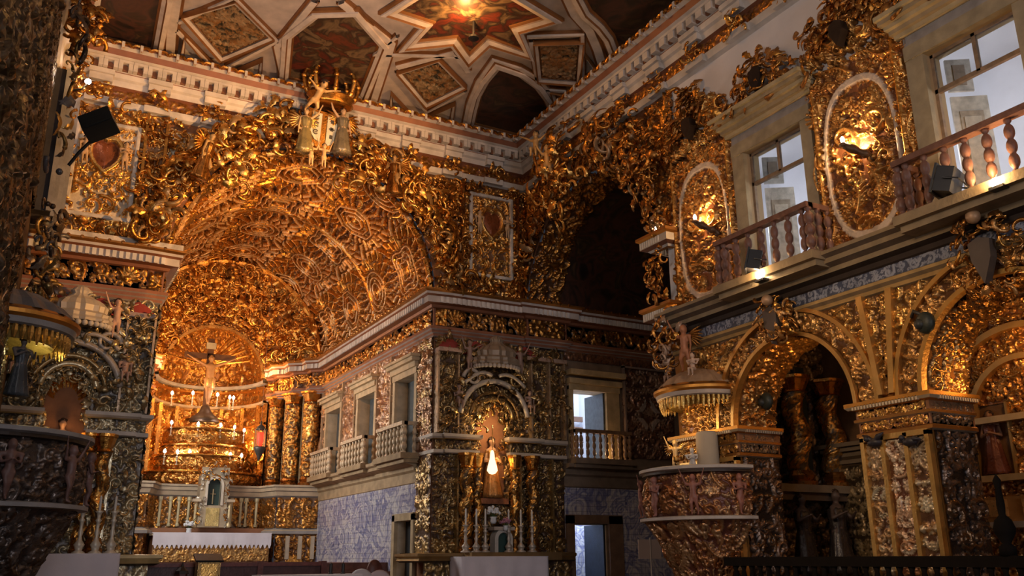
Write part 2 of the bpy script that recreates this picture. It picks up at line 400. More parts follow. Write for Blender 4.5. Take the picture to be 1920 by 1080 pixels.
def arch_wall(m, fr, u0, u1, v0, v1, uc, vs, R, n, c, vb=None, seg=28):
    """flat wall with a round-headed opening; vb: bottom of the opening"""
    vb = v0 if vb is None else vb
    q = lambda a, b, d, e: m.quad(fr([a, b, b, a], [d, d, e, e], [n]*4), c)
    if uc-R > u0: q(u0, uc-R, v0, v1)
    if uc+R < u1: q(uc+R, u1, v0, v1)
    if vb > v0: q(uc-R, uc+R, v0, vb)
    a = np.linspace(math.pi, 0, seg+1); A = np.stack([uc+R*np.cos(a), vs+R*np.sin(a)], 1)
    for i in range(seg):
        m.quad(fr([A[i, 0], A[i+1, 0], A[i+1, 0], A[i, 0]], [A[i, 1], A[i+1, 1], v1, v1], [n]*4), c)
def arch_ring(m, fr, uc, vs, R0, R1, n0, n1, c, a0=0.0, a1=math.pi, seg=40):
    a = np.linspace(a0, a1, seg+1)
    for i in range(seg):
        aa = [a[i], a[i+1], a[i+1], a[i]]; rr = [R0, R0, R1, R1]
        u = [uc+r*math.cos(t) for r, t in zip(rr, aa)]; v = [vs+r*math.sin(t) for r, t in zip(rr, aa)]
        V = np.concatenate([fr(u, v, [n0]*4), fr(u, v, [n1]*4)])
        m.add(V, [[4, 5, 6, 7], [0, 1, 5, 4], [2, 3, 7, 6]], c)

# 3-D scrolls and leaves for bold free-standing carving
def curl(P0, d1, d2, size, rg):
    t = np.linspace(0, 1, 18); ph = t*rg.uniform(3.5, 6.5); r = size*(0.5*np.exp(-0.32*ph))
    c = np.array(P0)+d1*size*0.2
    P = c+np.outer(r*np.cos(ph), d1)+np.outer(r*np.sin(ph), d2); return P, size*0.10*np.exp(-1.1*t)+size*0.015
def cluster(name, pts, nrm, size, seed, cols=(GOLD, GOLD_L, GOLD), parent=None, mat=None, depth=0.5):
    """bold carved foliage: curled leaves and scrolls springing from the given points"""
    rg = np.random.default_rng(seed); m = MB()
    for p, nn in zip(pts, nrm):
        nn = np.array(nn, float); nn /= np.linalg.norm(nn)
        t = rg.normal(size=3); t -= (t@nn)*nn; t /= np.linalg.norm(t)
        b = np.cross(nn, t); sz = size*rg.uniform(.6, 1.35)
        t2 = t+nn*rg.uniform(-.2, depth); c = cols[rg.integers(len(cols))]; kind = rg.random()
        o = np.array(p)+nn*sz*rg.uniform(0, .35)
        if kind < .55:
            P, r = curl(o, t2, b+nn*rg.uniform(0, .5), sz, rg); m.tube(P, r, c, 6)
        elif kind < .9:      # curved leaf blade
            k = 9; s = np.linspace(0, 1, k); mid = o+np.outer(sz*(s-.3), t)+np.outer(sz*(0.5*np.sin(s*2.6))*.7, nn)
            w = sz*0.20*np.sin(np.pi*np.clip(s*.92+.08, 0, 1))*(1+.25*np.cos(s*26))
            V = np.concatenate([mid+b*w[:, None]+nn*(-0.05*sz), mid+nn*0.03*sz, mid-b*w[:, None]+nn*(-0.05*sz)])
            F = [[i, i+1, k+i+1, k+i] for i in range(k-1)]+[[k+i, k+i+1, 2*k+i+1, 2*k+i] for i in range(k-1)]
            m.add(V, F, c)
        else: m.ball(o, sz*.13, c, 8, 5)
    return m.build(name, mat or M_GILT, parent, smooth=True)

# organic figures: capsule chains fused by a voxel remesh
def fuse(name, chains, color, voxel=0.02, smooth=3, parent=None, mat=None, xf=None):
    m = MB()
    for ch in chains:
        P = np.array([c[:3] for c in ch], float); r = np.array([c[3] for c in ch], float)
        if len(P) == 1: m.ball(P[0], r[0], color, 12, 8, ch[0][4] if len(ch[0]) > 4 else (1, 1, 1)); continue
        for i in range(len(P)-1):
            L = np.linalg.norm(P[i+1]-P[i]); k = max(2, int(L/(min(r[i], r[i+1])*0.7))+1)
            for j in range(k+1):
                t = j/k; m.ball(P[i]*(1-t)+P[i+1]*t, r[i]*(1-t)+r[i+1]*t, color, 8, 6)
    o = m.build(name, mat or M_SKIN)
    md = o.modifiers.new('r', 'REMESH'); md.mode = 'VOXEL'; md.voxel_size = voxel; md.use_smooth_shade = True
    if smooth: s2 = o.modifiers.new('s', 'SMOOTH'); s2.iterations = smooth; s2.factor = 0.5
    dg = bpy.context.evaluated_depsgraph_get(); ev = o.evaluated_get(dg)
    me = bpy.data.meshes.new_from_object(ev); old = o.data; o.modifiers.clear(); o.data = me; bpy.data.meshes.remove(old)
    if 'Col' in me.attributes: me.attributes.remove(me.attributes['Col'])
    at = me.attributes.new('Col', 'FLOAT_COLOR', 'POINT'); at.data.foreach_set('color', np.tile(np.array(color, np.float32), len(me.vertices)))
    me.polygons.foreach_set('use_smooth', [True]*len(me.polygons))
    if not me.materials: me.materials.append(mat or M_SKIN)
    if xf is not None: me.transform(xf)
    if parent is not None: o.parent = parent
    return o
def XF(loc, rotz=0.0, s=1.0, mirror=False, tilt=0.0):
    return Matrix.Translation(loc) @ Matrix.Rotation(rotz, 4, 'Z') @ Matrix.Rotation(tilt, 4, 'X') @ Matrix.Diagonal((-s if mirror else s, s, s, 1))
def mapped(chains, M):
    return chains
# ================================================================== STRUCTURE
def holes_wall(m, fr, u0, u1, v0, v1, holes, n, c, reveal=0.0, rc=None):
    us = sorted({u0, u1, *[h[0] for h in holes], *[h[1] for h in holes]}); vs = sorted({v0, v1, *[h[2] for h in holes], *[h[3] for h in holes]})
    us = [u for u in us if u0 <= u <= u1]; vs = [v for v in vs if v0 <= v <= v1]
    for a, b in zip(us[:-1], us[1:]):
        for d, e in zip(vs[:-1], vs[1:]):
            mu, mv = (a+b)/2, (d+e)/2
            if any(h[0] < mu < h[1] and h[2] < mv < h[3] for h in holes): continue
            m.quad(fr([a, b, b, a], [d, d, e, e], [n]*4), c)
    for h in holes:
        if reveal:
            a, b, d, e = h; rc = rc or c
            for (p, q) in (((a, d), (b, d)), ((b, d), (b, e)), ((b, e), (a, e)), ((a, e), (a, d))):
                m.quad(np.array([fr(*p, n), fr(*q, n), fr(*q, n-reveal), fr(*p, n-reveal)]), rc)

TAR, TAU, TAS = 3.03, -16.97, 6.0        # transept arch in the right wall: radius, centre u, springing
m = MB(); m.box(WORLD, -5, 20, -4, 45, FLOOR-0.2, FLOOR, (0.22, 0.15, 0.1, 0))
struct(m.build('floor', M_STONE))
m = MB()
for i in range(7): m.box(WORLD, CXL, CXR, 20.6+0.35*i, 35, FLOOR+0.215*i, FLOOR+0.215*(i+1), (0.16, 0.06, 0.04, 0))
struct(m.build('floor_chancel_platform', M_WOOD))
m = MB()
arch_wall(m, FAR, XL, XR, SPR, 11.3, CXC, SPR, CRAD, 0.0, BROWN); struct(m.build('wall_far', M_STONE))
for u0, u1 in ((XL, CXL), (CXR, XR)): m = MB(); m.box(FAR, u0, u1, FLOOR, SPR, -0.9, 0, BROWN); struct(m.build('wall_far_pier', M_STONE))
# chancel side walls
CW = [(-28.5, -27.1, 2.5, 4.55), (-25.4, -24.0, 2.5, 4.55), (-22.4, -21.05, 2.5, 4.55)]
CD = [(-22.1, -21.0, FLOOR, 0.9)]
m = MB(); holes_wall(m, CHR, -32, -20.9, FLOOR, SPR, CW+CD, 0, BROWN, 0.3, CREAM); struct(m.build('wall_chancel_right', M_STONE))
m = MB(); m.quad([[CXL, 20.9, FLOOR], [CXL, 32, FLOOR], [CXL, 32, SPR], [CXL, 20.9, SPR]], BROWN); struct(m.build('wall_chancel_left', M_STONE))
m = MB(); m.quad([[CXL, 35.5, FLOOR], [CXR, 35.5, FLOOR], [CXR, 35.5, 11], [CXL, 35.5, 11]], BROWN)
struct(m.build('wall_chancel_end', M_STONE))
# transept arm
TW = [(12.72, 13.8, 2.44, 4.28)]; TD = [(12.68, 13.66, FLOOR, 0.8)]
m = MB(); holes_wall(m, FAR, 12.4, 16.3, FLOOR, 10, TW+TD, 0, STONE_D, 0.5, CREAM)
m.box(FAR, XR, 12.4, FLOOR, 6.0, -0.5, 0.0, STONE_D)
struct(m.build('wall_transept_back', M_STONE))
m = MB(); m.quad([[16.3, 13.5, FLOOR], [16.3, 20, FLOOR], [16.3, 20, 10], [16.3, 13.5, 10]], (0.10, 0.05, 0.03, 0)); struct(m.build('wall_transept_end', M_STONE)); m = MB(); m.quad([[12.3, 13.94, FLOOR], [16.3, 13.94, FLOOR], [16.3, 13.94, 10], [12.3, 13.94, 10]], (0.10, 0.06, 0.04, 0))
struct(m.build('wall_transept_side', M_STONE))
m = MB(); a = np.linspace(0, math.pi, 33)
for i in range(32):
    p = lambda t, x: [x, 16.97+TAR*math.cos(t), 6.05+TAR*math.sin(t)]
    m.quad([p(a[i], 12.4), p(a[i+1], 12.4), p(a[i+1], 16.3), p(a[i], 16.3)], WHITE)
struct(m.build('ceiling_transept_vault', M_PAINTDARK))
# right wall: upper part, gallery zone, arcade
RW = [(-11.45, -10.02, 4.75, 7.3), (-7.52, -6.09, 4.75, 7.3), (-3.6, -2.2, 4.75, 7.3)]
m = MB()
holes_wall(m, RIGHT, -13.94, 3, 3.9, 11.3, RW, 0, (.88, .82, .78, 0), 0.3, STONE)
arch_wall(m, RIGHT, -20, -13.94, 6.0, 11.3, TAU, TAS, TAR, 0, BROWN)
struct(m.build('wall_right', M_PLASTER))
AC, AR, AS = [10.91, 6.97, 3.03], 1.37, 2.25
m = MB()
arch_wall(m, RIGHT, -13.94, -8.95, FLOOR, 3.9, -AC[0], AS, AR, 0, GOLD_D, FLOOR)
arch_wall(m, RIGHT, -8.95, -5.0, FLOOR, 3.9, -AC[1], AS, AR, 0, GOLD_D, FLOOR)
arch_wall(m, RIGHT, -5.0, -1.0, FLOOR, 3.9, -AC[2], AS, AR, 0, GOLD_D, FLOOR)
for (ya, yb) in ((12.28, 13.94), (8.34, 9.54), (4.4, 5.6)):
    m.box(WORLD, XR+0.01, 12.28, ya, yb, FLOOR, AS+0.02, GOLD_D)
for yc in AC:      # vault of each arch through the wall
    for i in range(24):
        t0, t1 = math.pi*i/24, math.pi*(i+1)/24; p = lambda t, x: [x, yc+AR*math.cos(t), AS+AR*math.sin(t)]
        m.quad([p(t0, XR), p(t1, XR), p(t1, 12.28), p(t0, 12.28)], GOLD_D)
struct(m.build('wall_right_arcade', M_STONE))
# gallery corridor behind the balcony windows (white plaster)
m = MB(); X0, X1, Y0, Y1, Z0, Z1 = 11.96-.3, 14.4, -1, 13.9, 4.6, 8.4
P_ = (0.72, 0.73, 0.78, 0)
m.quad([[X1, Y0, Z0], [X1, Y1, Z0], [X1, Y1, Z1], [X1, Y0, Z1]], P_); m.quad([[X0, Y1, Z0], [X1, Y1, Z0], [X1, Y1, Z1], [X0, Y1, Z1]], P_)
m.quad([[X0, Y0, Z1], [X1, Y0, Z1], [X1, Y1, Z1], [X0, Y1, Z1]], P_); m.quad([[X0, Y0, Z0], [X1, Y0, Z0], [X1, Y1, Z0], [X0, Y1, Z0]], (0.3, 0.2, 0.12, 0)); m.quad([[X0, Y0, Z0], [X1, Y0, Z0], [X1, Y0, Z1], [X0, Y0, Z1]], P_)
struct(m.build('wall_gallery_corridor', M_PLASTER))
[lamp('POINT', (12.15, y, 6.3), 75, (0.88, 0.92, 1.0), .25, name='corridor_daylight') for y in (12.85, 8.78, 4.9)]
# aisle behind the arcade
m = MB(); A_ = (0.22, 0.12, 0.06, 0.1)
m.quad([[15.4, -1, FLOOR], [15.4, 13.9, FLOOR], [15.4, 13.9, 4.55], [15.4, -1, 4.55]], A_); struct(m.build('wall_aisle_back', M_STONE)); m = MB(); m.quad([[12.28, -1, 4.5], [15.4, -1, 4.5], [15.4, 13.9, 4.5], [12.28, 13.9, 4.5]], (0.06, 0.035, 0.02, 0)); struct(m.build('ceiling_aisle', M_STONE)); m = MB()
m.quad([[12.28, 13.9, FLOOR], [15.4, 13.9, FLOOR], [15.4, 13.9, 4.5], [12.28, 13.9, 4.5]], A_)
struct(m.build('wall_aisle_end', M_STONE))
# left wall
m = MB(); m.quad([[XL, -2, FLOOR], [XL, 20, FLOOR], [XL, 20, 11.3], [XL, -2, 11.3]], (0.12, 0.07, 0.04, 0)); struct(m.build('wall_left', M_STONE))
# rooms behind windows and doors of chancel and transept, each open on the side of its openings
def room(m, x0, x1, y0, y1, z0, z1, c, openx):
    q = m.quad
    if not openx: q([[x0, y0, z0], [x0, y1, z0], [x0, y1, z1], [x0, y0, z1]], c)
    q([[x1, y0, z0], [x1, y1, z0], [x1, y1, z1], [x1, y0, z1]], c); q([[x0, y1, z0], [x1, y1, z0], [x1, y1, z1], [x0, y1, z1]], c)
    if openx: q([[x0, y0, z0], [x1, y0, z0], [x1, y0, z1], [x0, y0, z1]], c)
    q([[x0, y0, z0], [x1, y0, z0], [x1, y1, z0], [x0, y1, z0]], c); q([[x0, y0, z1], [x1, y0, z1], [x1, y1, z1], [x0, y1, z1]], c)
m = MB(); room(m, 12.4, 15.2, 20.5, 23.5, 1.9, 6.2, (0.66, 0.7, 0.8, 0), False); struct(m.build('wall_tribune_room', M_PLASTER))
lamp('POINT', (14.3, 21.6, 5.0), 200, (0.85, 0.9, 1.0), 0.3, name='tribune_daylight'); lamp('POINT', (13.55, 19.85, 2.62), 7, WARM2, .05, name='transept_balcony_light')
m = MB(); room(m, 12.5, 14.5, 20.5, 22.0, FLOOR, 1.75, (0.7, 0.74, 0.85, 0), False); struct(m.build('wall_passage', M_PLASTER))
m = MB(); m.box(WORLD, 12.52, 14.4, 21.8, 21.97, FLOOR, 1.0, TILEW); tg = m.build('wall_passage_tiles', M_TILE); struct(tg)
lamp('POINT', (13.6, 21.0, 1.3), 75, (0.75, 0.85, 1.0), 0.2, name='passage_daylight')
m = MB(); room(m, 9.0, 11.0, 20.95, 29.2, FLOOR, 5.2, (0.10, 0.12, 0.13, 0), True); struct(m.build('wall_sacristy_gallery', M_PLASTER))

# ------------------------------------------------------------------ ceiling with coffers
CZ = 11.3
m = MB(); m.quad([[XL-.2, -3, CZ], [XR+.2, -3, CZ], [XR+.2, 20.1, CZ], [XL-.2, 20.1, CZ]], (0.66, 0.54, 0.45, 0)); ceil_o = struct(m.build('ceiling', M_MOULD))
def cpoly(px): return np.array([onZ(x, y, CZ)[:2] for x, y in px])
def arcpts(c, r, a0, a1, k): t = np.linspace(R_(a0), R_(a1), k); return np.stack([c[0]+r*np.cos(t), c[1]+r*np.sin(t)], 1)
def offset(P, d):
    P = np.array(P, float); k = len(P); area = sum(P[i-1][0]*P[i][1]-P[i][0]*P[i-1][1] for i in range(k))
    s = 1 if area > 0 else -1; Q = []
    for i in range(k):
        a = P[i]-P[i-1]; b = P[(i+1) % k]-P[i]; a /= np.linalg.norm(a)+1e-9; b /= np.linalg.norm(b)+1e-9
        na, nb = np.array([a[1], -a[0]])*s, np.array([b[1], -b[0]])*s; q = na+nb; q /= max(0.35, 1+na@nb); Q.append(P[i]+q*d)
    return np.array(Q)
def ring(m, A, B, za, zb, c):
    k = len(A); V = np.concatenate([np.c_[A, np.full(k, za)], np.c_[B, np.full(k, zb)]]); m.add(V, [[i, (i+1) % k, k+(i+1) % k, k+i] for i in range(k)], c)
CW_ = (0.72, 0.60, 0.50, 0); CG = (0.34, 0.15, 0.05, 0.55)
def coffer(name, poly, label, mat, seq=((0.0, 0.05, CG), (0.05, 0.13, CW_), (0.13, 0.16, CG), (0.16, 0.26, CW_), (0.26, 0.31, CG)), floral=False, seed=1, cat='ceiling painting', group=None):
    root = thing(name, label, cat, group); P = np.array(poly, float)
    z0 = CZ-0.03
    if floral:
        lo, hi = P.min(0), P.max(0); k = len(P)
        def inside(U, V):
            r = np.zeros(U.shape, bool); j = k-1
            for i in range(k):
                xi, yi = P[i]; xj, yj = P[j]
                r ^= ((yi > V) != (yj > V)) & (U < (xj-xi)*(V-yi)/(yj-yi+1e-9)+xi); j = i
            return r
        f = Fr((0, 0, z0), (1, 0, 0), (0, 1, 0), (0, 0, -1))
        relief('carved_flowers', f, lo[0], hi[0], lo[1], hi[1], 0.09, (0.05, 0.045, 0.03, 0.1), seed, 0.34, 0.03, root, mask=inside, gold=(0.45, 0.22, 0.07, .6), gold2=(0.5, 0.36, 0.2, .3), wts=[1, 1, 2, 2, 1, 5, 1, 1])
    else:
        m = MB(); m.add(np.c_[P, np.full(len(P), z0)], [list(range(len(P)))], WHITE); m.build('canvas', mat, root)
    m = MB(); z = {0: 0.02, 1: 0.09, 2: 0.12, 3: 0.16, 4: 0.10}
    for i, (a, b, c) in enumerate(seq):
        za, zb = z0-z[min(i, 4)], z0-z[min(i, 4)]-(0.03 if i < 3 else -0.02)
        ring(m, offset(P, a), offset(P, b), za, zb, c); ring(m, offset(P, a), offset(P, a), z0, za, c)
        ring(m, offset(P, b), offset(P, b), zb, z0 if i == len(seq)-1 else z0-z[min(i+1, 4)], c)
    m.build('frame', M_MOULD, root)
    return root
SM = ((0.0, 0.03, CG), (0.03, 0.10, CW_), (0.10, 0.13, CG))
MD = ((0.0, 0.04, CG), (0.04, 0.11, CW_), (0.11, 0.15, CG))
coffer('ceiling_painting', cpoly([(552, 65), (600, 28), (660, 26), (707, 80), (672, 170), (545, 142)]), 'ceiling painting of red robed figures in an octagonal white frame above the coat of arms', M_PAINTRED)
coffer('ceiling_painting', cpoly([(892, 228), (898, 200), (905, 175), (920, 148), (938, 127), (970, 138), (1000, 160), (1018, 184), (1028, 208), (978, 250)]), 'dark pointed ceiling painting in the corner between far wall and right wall', M_PAINTDARK)
coffer('ceiling_painting', cpoly([(1092, -20), (1110, 15), (1135, 38), (1153, 62), (1164, 92), (1285, 6), (1330, -30), (1250, -70), (1150, -60)]), 'large dark brown ceiling painting along the cornice of the right wall', M_PAINTDARK)
coffer('ceiling_painting', cpoly([(150, 62), (200, 66), (283, 87), (300, -10), (296, -90), (170, -90)]), 'dark ceiling painting beside the left wall, above the lit bulb', M_PAINTDARK)
coffer('carved_ceiling_diamond', cpoly([(358, 27), (440, 3), (500, 62), (418, 97)]), 'diamond coffer of carved flowers left of the red painting', None, MD, True, 11, 'ceiling coffer')
coffer('carved_ceiling_diamond', cpoly([(758, 132), (820, 112), (862, 155), (802, 185)]), 'diamond coffer of carved flowers between red painting and corner painting', None, MD, True, 12, 'ceiling coffer')
coffer('carved_ceiling_square', cpoly([(1012, 80), (1083, 78), (1078, 145), (1018, 140)]), 'small four sided coffer of carved flowers beside the cornice of the right wall', None, MD, True, 13, 'ceiling coffer')
for i, (T_, lb) in enumerate([([(349, 68), (346, 108), (386, 118)], 'white triangular coffer below the left flower diamond'), ([(446, 132), (487, 112), (482, 143)], 'white triangular coffer between flower diamond and red painting'),
        ([(735, 172), (738, 200), (765, 208)], 'white triangular coffer right of the red painting'), ([(812, 212), (847, 195), (842, 222)], 'white triangular coffer left of the corner painting'),
        ([(1043, 172), (1048, 190), (1072, 178)], 'white triangular coffer right of the corner painting'), ([(1090, 140), (1097, 100), (1112, 128)], 'narrow triangular coffer touching the cornice above the gilded crest')]):
    coffer('ceiling_triangle', cpoly(T_), lb, M_MOULD, SM, cat='ceiling coffer')
# star with the flood-lit centre
sc_ = [(735, -5), (700, 18), (787, 71), (818, 38), (787, 71)]
star = cpoly([(752, 16), (818, 38), (787, 71), (859, 63), (881, 94), (913, 63), (979, 88), (954, 46), (1014, 28), (950, -10), (900, -40), (830, -30), (790, -8)])
coffer('ceiling_star', star, 'star shaped ceiling painting with a glowing flood-lit centre', M_PAINTRED, ((0.0, 0.05, CG), (0.05, 0.16, CW_), (0.16, 0.20, CG), (0.20, 0.27, CW_), (0.27, 0.31, CG)))
# raised white ribs with gilded edges between the coffers
def rib(pts, w=0.16, parent=ceil_o):
    P = cpoly(pts); m = MB(); zt, z0 = CZ-0.13, CZ
    for (a, b, c) in ((-w, -w*.6, CG), (-w*.6, w*.6, CW_), (w*.6, w, CG)):
        k = len(P); Nn = []
        for i in range(k):
            d = P[min(i+1, k-1)]-P[max(i-1, 0)]; d /= np.linalg.norm(d); Nn.append([-d[1], d[0]])
        Nn = np.array(Nn); zz = zt if c is CW_ else zt+0.05
        A, B = P+Nn*a, P+Nn*b
        for i in range(k-1):
            m.quad([[*A[i], zz], [*A[i+1], zz], [*B[i+1], zz], [*B[i], zz]], c)
            for Q in (A, B): m.quad([[*Q[i], zz], [*Q[i+1], zz], [*Q[i+1], z0], [*Q[i], z0]], c)
    return m.build('rib', M_MOULD, parent)
rib([(318, 130), (322, 60), (335, -30)]); rib([(538, 165), (520, 80), (590, -5)], 0.12)
rib([(332, 50), (405, 125), (470, 140)], 0.07); rib([(335, 35), (440, -12), (520, 70), (425, 120)], 0.07)
rib([(700, 185), (735, 75), (640, -2)], 0.14); rib([(745, 120), (850, 92), (878, 128)], 0.1); rib([(745, 130), (800, 205), (872, 165)], 0.07)
rib([(868, 240), (878, 190), (895, 148), (925, 105), (975, 122), (1015, 145), (1040, 180), (1050, 205)], 0.08)
rib([(1060, -20), (1078, 20), (1105, 50), (1120, 85), (1130, 118)], 0.16)
rib([(995, 70), (1010, 160), (1060, 165)], 0.08); rib([(988, 62), (1092, 58), (1092, 150)], 0.08)
rib([(745, 62), (700, 95), (870, 100)], 0.06)

# ------------------------------------------------------------------ main cornice round the nave
TOP = [(11.35, -3), (11.35, 20), (-0.45, 20), (-0.45, -3)]
prof = [(0.0, 9.66), (0.10, 9.70), (0.14, 9.84), (0.05, 9.88), (0.05, 10.14), (0.12, 10.18), (0.16, 10.30), (0.22, 10.34), (0.26, 10.44), (0.26, 10.46), (0.30, 10.66), (0.40, 10.70), (0.50, 10.74), (0.56, 10.86), (0.67, 10.9), (0.67, 10.98), (0.2, 11.0), (0.1, 11.3)]
cw = WHITE; cb = (0.30, 0.12, 0.06, 0.2)
cols = [cw, cw, cb, cb, cb, cw, cw, cw, cb, cw, cw, cw, cb, cw, cb, cw, cw]
m = MB(); m.sweep(TOP, prof, cols); cor = struct(m.build('trim_1', M_MOULD))
# blocks and pendants of the cornice: white dentils with dark arched gaps, gilded crest, carved consoles
def along(path, d):
    """points every d metres along far and right wall, with direction"""
    out = []
    for (a, b, N) in (((XL+0.3, 20), (XR-0.45, 20), (0, -1)), ((XR, 19.5), (XR, 3), (-1, 0))):
        a, b = np.array(a), np.array(b); L = np.linalg.norm(b-a); k = int(L/d)
        for i in range(k): out.append((a+(b-a)*(i+0.5)/k, (b-a)/L, np.array(N)))
    return out
def frame_at(p, t, n): return Fr((p[0], p[1], 0), (t[0], t[1], 0), (0, 0, 1), (n[0], n[1], 0))
m = MB()
for p, t, n in along(TOP, 0.30):
    f = frame_at(p, t, n); m.box(f, -0.15, -0.06, 10.47, 10.68, 0.24, 0.44, WHITE); m.box(f, 0.06, 0.15, 10.47, 10.68, 0.24, 0.44, WHITE)
    m.box(f, -0.15, 0.15, 10.63, 10.69, 0.24, 0.45, WHITE); m.prism(f, [(-.06, 10.48), (.06, 10.48), (.06, 10.59), (0, 10.64), (-.06, 10.59)], 0.28, 0.33, (0.28, 0.12, 0.06, 0.1))
m.build('dentils', M_MOULD, cor)
m = MB()
for p, t, n in along(TOP, 0.38):
    f = frame_at(p, t, n); 
    for s in (-1, 1):
        a = np.linspace(0, math.pi*1.2, 8); P = f(s*0.09+s*0.09*np.cos(a), 10.89+0.075*np.sin(a), 0.70+0*a); m.tube(P, 0.034, GOLD, 5)
    m.box(f, -0.03, 0.03, 10.84, 10.98, 0.6, 0.74, WHITE)
m.build('gilded_crest', M_GILT, cor)
m = MB()
for p, t, n in along(TOP, 1.18):
    f = frame_at(p, t, n); m.box(f, -0.24, 0.24, 10.19, 10.34, 0.1, 0.27, WHITE); m.box(f, -0.26, 0.26, 10.34, 10.45, 0.1, 0.34, WHITE)
    m.box(f, -0.28, 0.28, 9.69, 9.84, 0.04, 0.2, WHITE)
m.build('breaks', M_MOULD, cor)
pts, nr = [], []; rg = np.random.default_rng(3)
for p, t, n in along(TOP, 1.18):
    for k in range(14): q = p+t*rg.uniform(-.2, .2)+n*0.16; pts.append([q[0], q[1], rg.uniform(9.78, 10.2)]); nr.append([n[0], n[1], 0.0])
cluster('carved_consoles', pts, nr, 0.24, 5, parent=cor)
relief('frieze', FAR, XL, XR, 9.88, 10.14, 0.06, cb, 21, 0.26, 0.03, cor, n0=0.055, gold=GOLD_D, gold2=GOLD)
relief('frieze', RIGHT, -20, -3, 9.88, 10.14, 0.06, cb, 22, 0.26, 0.03, cor, n0=0.055, gold=GOLD_D, gold2=GOLD)

# ------------------------------------------------------------------ middle cornice (chancel, altars, transept)
prof2 = [(0.0, 5.30), (0.06, 5.32), (0.06, 5.38), (0.11, 5.40), (0.11, 5.46), (0.16, 5.48), (0.16, 5.55), (0.05, 5.57), (0.05, 6.02), (0.12, 6.04), (0.15, 6.10), (0.30, 6.12), (0.30, 6.28), (0.36, 6.32), (0.36, 6.38), (0.42, 6.42), (0.42, 6.46), (0.0, 6.48)]
G_ = (0.62, 0.55, 0.5, 0)
cols2 = [G_, cb, G_, cb, G_, cb, G_, cb, cb, cb, cb, G_, cb, G_, GOLD_D, GOLD_D, GOLD_D]
MIDR = [(16.3, 20), (12.45, 20), (12.45, 19.88), (11.32, 19.88), (11.32, 19.97), (9.0, 19.97), (8.7, 20.0), (8.7, 29.0), (8.35, 29.3), (8.35, 29.7), (7.95, 30.0), (7.95, 30.5), (7.6, 30.8), (7.6, 31.3), (7.35, 31.5)]
MIDL = [(10.9-x, y) for x, y in MIDR[::-1]]; MIDL = [p for p in MIDL if p[0] >= -0.05]+[(XL, 19.97)]
ALAR = Fr((0, 20, 0), (1, 0, 0), (0, 0, 1), (0, -1, 0))
for nm, path in (('trim_2', MIDR), ('trim_3', MIDL)):
    m = MB(); m.sweep(path, prof2, cols2); o = struct(m.build(nm, M_MOULD)); m = MB(); q = MB()
    P = np.array(path)
    for i in range(len(P)-1):
        a, b = P[i], P[i+1]; L = np.linalg.norm(b-a)
        if L < 0.28: continue
        t = (b-a)/L; n = np.array([-t[1], t[0]]); k = int(L/0.13)
        for j in range(k):
            f = frame_at(a+t*L*(j+.5)/k, t, n); m.box(f, -0.04, 0.04, 6.12, 6.27, 0.28, 0.345, (0.78, 0.74, 0.7, 0))
            if j % 2 == 0: q.ball(f(0, 6.45, 0.40), 0.045, GOLD_D, 6, 4)
        nn = Fr((a[0], a[1], 0), (t[0], t[1], 0), (0, 0, 1), (n[0], n[1], 0))
        relief('frieze', nn, 0, L, 5.58, 6.02, 0.10, (0.07, 0.04, 0.03, .1), 31+i, 0.42, 0.03, o, n0=0.05, gold=GOLD_D, gold2=GOLD)
    m.build('dentils', M_MOULD, o); q.build('beads', M_GILT, o)
# ================================================================== CHANCEL ARCH, VAULT, FAR WALL CARVING
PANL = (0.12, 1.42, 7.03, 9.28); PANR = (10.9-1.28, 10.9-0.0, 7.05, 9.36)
def inrect(U, V, r, g=0.0): return (U > r[0]-g) & (U < r[1]+g) & (V > r[2]-g) & (V < r[3]+g)
def rect_panel(r, groundc, wframe=0.07, col=WHITE, heart=True):
    def feat(U, V, H, C):
        d = np.minimum(np.minimum(U-r[0], r[1]-U), np.minimum(V-r[2], r[3]-V))
        b = (d > -0.01) & (d < wframe); H = np.where(b, 0.55, H); C = np.where(b[..., None], np.array(col), C)
        e = (d > wframe) & (d < wframe+0.05); H = np.where(e, 0.0, H)
        if heart:
            uc, vc = (r[0]+r[1])/2, r[2]+0.62*(r[3]-r[2]); x, y = (U-uc)/0.30, (V-vc)/0.36
            q = x*x+(y-0.45*np.sqrt(np.abs(x)))**2
            k = (q > .85) & (q < 1.5); H = np.where(k, 1.1, H); C = np.where(k[..., None], np.array(GOLD_L), C)
            k = q <= .85; H = np.where(k, 0.45*(1-q)+.1, H); C = np.where(k[..., None], np.array((0.30, 0.09, 0.03, .4)), C)
        return H, C
    return feat
for r, lb, sd, gr in ((PANL, 'tall carved panel with white ground and heart shield, left of the chancel arch', 41, (0.74, 0.62, 0.46, 0)), (PANR, 'tall carved panel in white frame between chancel arch and corner of the far wall', 42, (0.20, 0.10, 0.05, 0.1))):
    t = thing('scroll_relief', lb, 'carved panel'); R0 = (r[0]-.02, r[1]+.02, r[2]-.02, r[3]+.02)
    relief('scrollwork', FAR, R0[0], R0[1], R0[2], R0[3], 0.13, gr, sd, 0.42, 0.018, t, feat=rect_panel(r, gr), n0=0.06, g0=0.16)
rg = np.random.default_rng(17)
t = thing('gilded_wall_carving', 'gilded scroll carving covering the far wall left of the chancel arch', 'wall carving')
relief('scrollwork', FAR, XL, CXC, SPR+0.02, 9.68, 0.12, (0.45, 0.25, 0.12, 0.2), 43, 0.5, 0.022, t, mask=lambda U, V: ((U-CXC)**2+(V-SPR)**2 > 3.3**2) & ~inrect(U, V, PANL) & ~((U > 2.0) & (U < 2.7) & (V > 8.2)))
